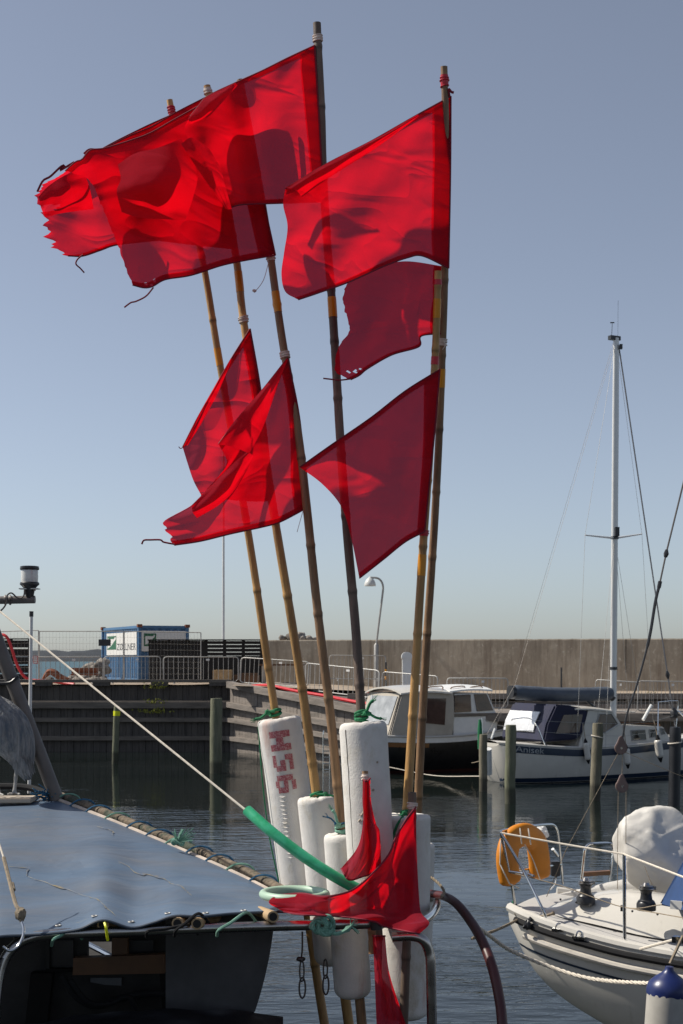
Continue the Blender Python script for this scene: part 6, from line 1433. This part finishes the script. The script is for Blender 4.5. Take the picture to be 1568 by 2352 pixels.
# ---------------------------------------------------------------- heron decoy, poles, navigation light
t = thing('heron_decoy', 'grey heron decoy standing at the left edge on the boat roof, head out of view', 'decoy bird', tuple(P(33, 1826, 8.5)))
hd = 8.45
body = [(-52, 1560, .045), (-46, 1590, .06), (-30, 1622, .105), (-8, 1650, .135), (14, 1676, .142), (32, 1702, .125), (46, 1730, .095), (56, 1757, .060), (63, 1778, .032), (68, 1791, .012)]
cc = cr([V((x_, y_, r_*1000)) for x_, y_, r_ in body], 50)
b = MB(); b.tube([P(q.x, q.y, hd) for q in cc], [q.z/1000 for q in cc], 24)
neck = cr([P(-50, 1575, hd), P(-66, 1540, hd-.03), P(-78, 1500, hd-.03), P(-70, 1460, hd), P(-60, 1425, hd), P(-66, 1400, hd)], 40)
b.tube(neck, [.06-.035*math.sin(min(1, i/22)*math.pi/2) for i in range(41)], 14)
b.tube(cr([P(-56, 1398, hd), P(-68, 1396, hd), P(-84, 1400, hd), P(-100, 1404, hd), P(-140, 1412, hd)], 20), [.02, .03, .036, .04, .04, .036, .03, .024, .02, .018, .016, .014, .013, .012, .011, .009, .008, .006, .005, .003, .002], 12)
b.build('body', grey_h, t, angle=80)
b = MB()
for row in range(9):
    for k in range(7):
        u = row/9; cx_, cy_ = -14+60*u+ (k-3)*7*(1-u*.5), 1648+92*u+(k-3)*-3.2
        ln = .12+.05*u; q = P(cx_, cy_, hd-.125+.05*u+abs(k-3)*.012); ax_ = V((.42, -.0, -.8)).normalized(); sd_ = V((.8, -.1, .42)).normalized(); nr = V((-.1, -1, .1))
        w_ = .022
        b.add([q-sd_*w_*.6, q+nr*.004, q+sd_*w_*.6, q+ax_*ln*.6+sd_*w_, q+ax_*ln+V((0, .01, 0)), q+ax_*ln*.6-sd_*w_], [(0, 1, 2, 3, 4, 5)])
b.build('wing_feathers', grey_h, t, smooth=False, recalc=False)
for (x0_, y0_, x1_, y1_) in ((37.5, 1752, 33, 1822), (-6, 1742, -4, 1824)):
    b = MB(); b.tube(cr([P(x0_, y0_, hd), P(x0_-1.5, (y0_+y1_)/2, hd), P(x1_, y1_-8, hd), P(x1_, y1_, hd)], 16), [.016, .015, .013, .012, .011, .011, .011, .012, .012, .011, .010, .010, .010, .010, .011, .013, .016], 8)
    for dx in (-16, -9, 12): b.tube([P(x1_, y1_-1, hd), P(x1_+dx, y1_+2, hd-.05)], [.010, .005], 6)
    b.build('leg', mat('decoy_leg', (.33, .32, .30), .7), t)
b = MB(); c = P(20, 1832, hd); b.box(c+V((0, 0, -.01)), (.30, .16, .03)); b.build('foot_plate', conc2, t, bevel=.006)
b = MB(); b.tube(cr([P(-80, 1808, 8.8), P(20, 1806, 8.75), P(70, 1810, 8.7), P(112, 1824, 8.6)], 24), .02, 8); tag(b.build('rubber_pipe', black_r), 'black rubber pipe lying along the far edge behind the heron decoy', 'pipe')
b = MB(); b.tube([P(-80, 1838, 8.75), P(60, 1836, 8.65), P(128, 1832, 8.58)], .022, 8); tag(b.build('ridge_pole', wood_n), 'weathered wooden pole along the far edge of the tarpaulin below the heron decoy', 'pole')
a, c = P(-42, 1380, 8.55), P(131, 1838, 8.55)
t = thing('gantry_pole', 'thick grey steel pole leaning across the left edge in front of the heron decoy', 'pole', tuple(c))
MB().tube([a, c], .042, 16).build('tube', grey_p, t)
b = MB(); b.tube([P(26, 1560, 8.54), P(28, 1566, 8.54)], .046, 14); b.tube(cr([P(-20, 1570, 8.5), P(20, 1568, 8.5), P(42, 1552, 8.5)], 8), .010, 6); b.build('band', black_p, t)
t = thing('white_pole', 'thin upright white pole with black cap at the left edge beside the heron decoy', 'pole', tuple(P(66, 1820, 8.8)))
MB().tube([P(71.5, 1412, 8.8), P(66.5, 1822, 8.8)], .0105, 12).build('tube', white_p, t)
MB().tube([P(71.7, 1404, 8.8), P(71.5, 1416, 8.8)], .013, 12).build('cap', black_p, t)
t = thing('navigation_light', 'cylindrical navigation light with frosted lens and black caps on a pipe bracket', 'lamp', tuple(P(67, 1380, 8.2)))
nd = 8.2
def stack(name, m, prof):
    b = MB(); b.tube([P(67.5, y_, nd) for y_, r_ in prof], [r_*nd/FPX for y_, r_ in prof], 28); return b.build(name, m, t)
stack('top_cap', black_p, [(1300, 17), (1301, 21), (1307, 22), (1309, 21), (1309.5, 18)]); stack('lens', lamp_g, [(1309, 19), (1314, 19.6), (1320, 19.2), (1326, 19.6), (1332, 19.2), (1338, 19)])
stack('base_cap', black_p, [(1337, 20), (1339, 22), (1343, 22), (1346, 18), (1351, 14), (1354, 12), (1376, 8), (1377, 6)])
b = MB(); c = P(67.5, 1352.5, nd); b.box(c, (.112, .06, .006)); b.tube([P(78, 1352, nd-.02), P(80, 1357, nd-.02)], .006, 6); b.build('flange', steel, t)
b = MB(); b.tube([P(-120, 1380, nd), P(0, 1378.5, nd), P(80, 1377, nd)], .0225, 14); b.build('bracket_pipe', grey_p, t)
b = MB(); b.tube(cr([P(56, 1354, nd-.03), P(55, 1366, nd-.03), P(48, 1373, nd-.03), P(38, 1372, nd-.03), P(26, 1362, nd-.03), P(16, 1368, nd-.04), P(14, 1385, nd-.04), P(4, 1400, nd-.03), P(-20, 1418, nd)], 40), .005, 6)
for x_ in (12, 23): b.tube([P(x_+2*math.cos(q), 1378+10.5*math.sin(q), nd-.024*abs(math.cos(q))) for q in [2*math.pi*i/14 for i in range(15)]], .005, 5)
b.build('cable', grey_p, t)
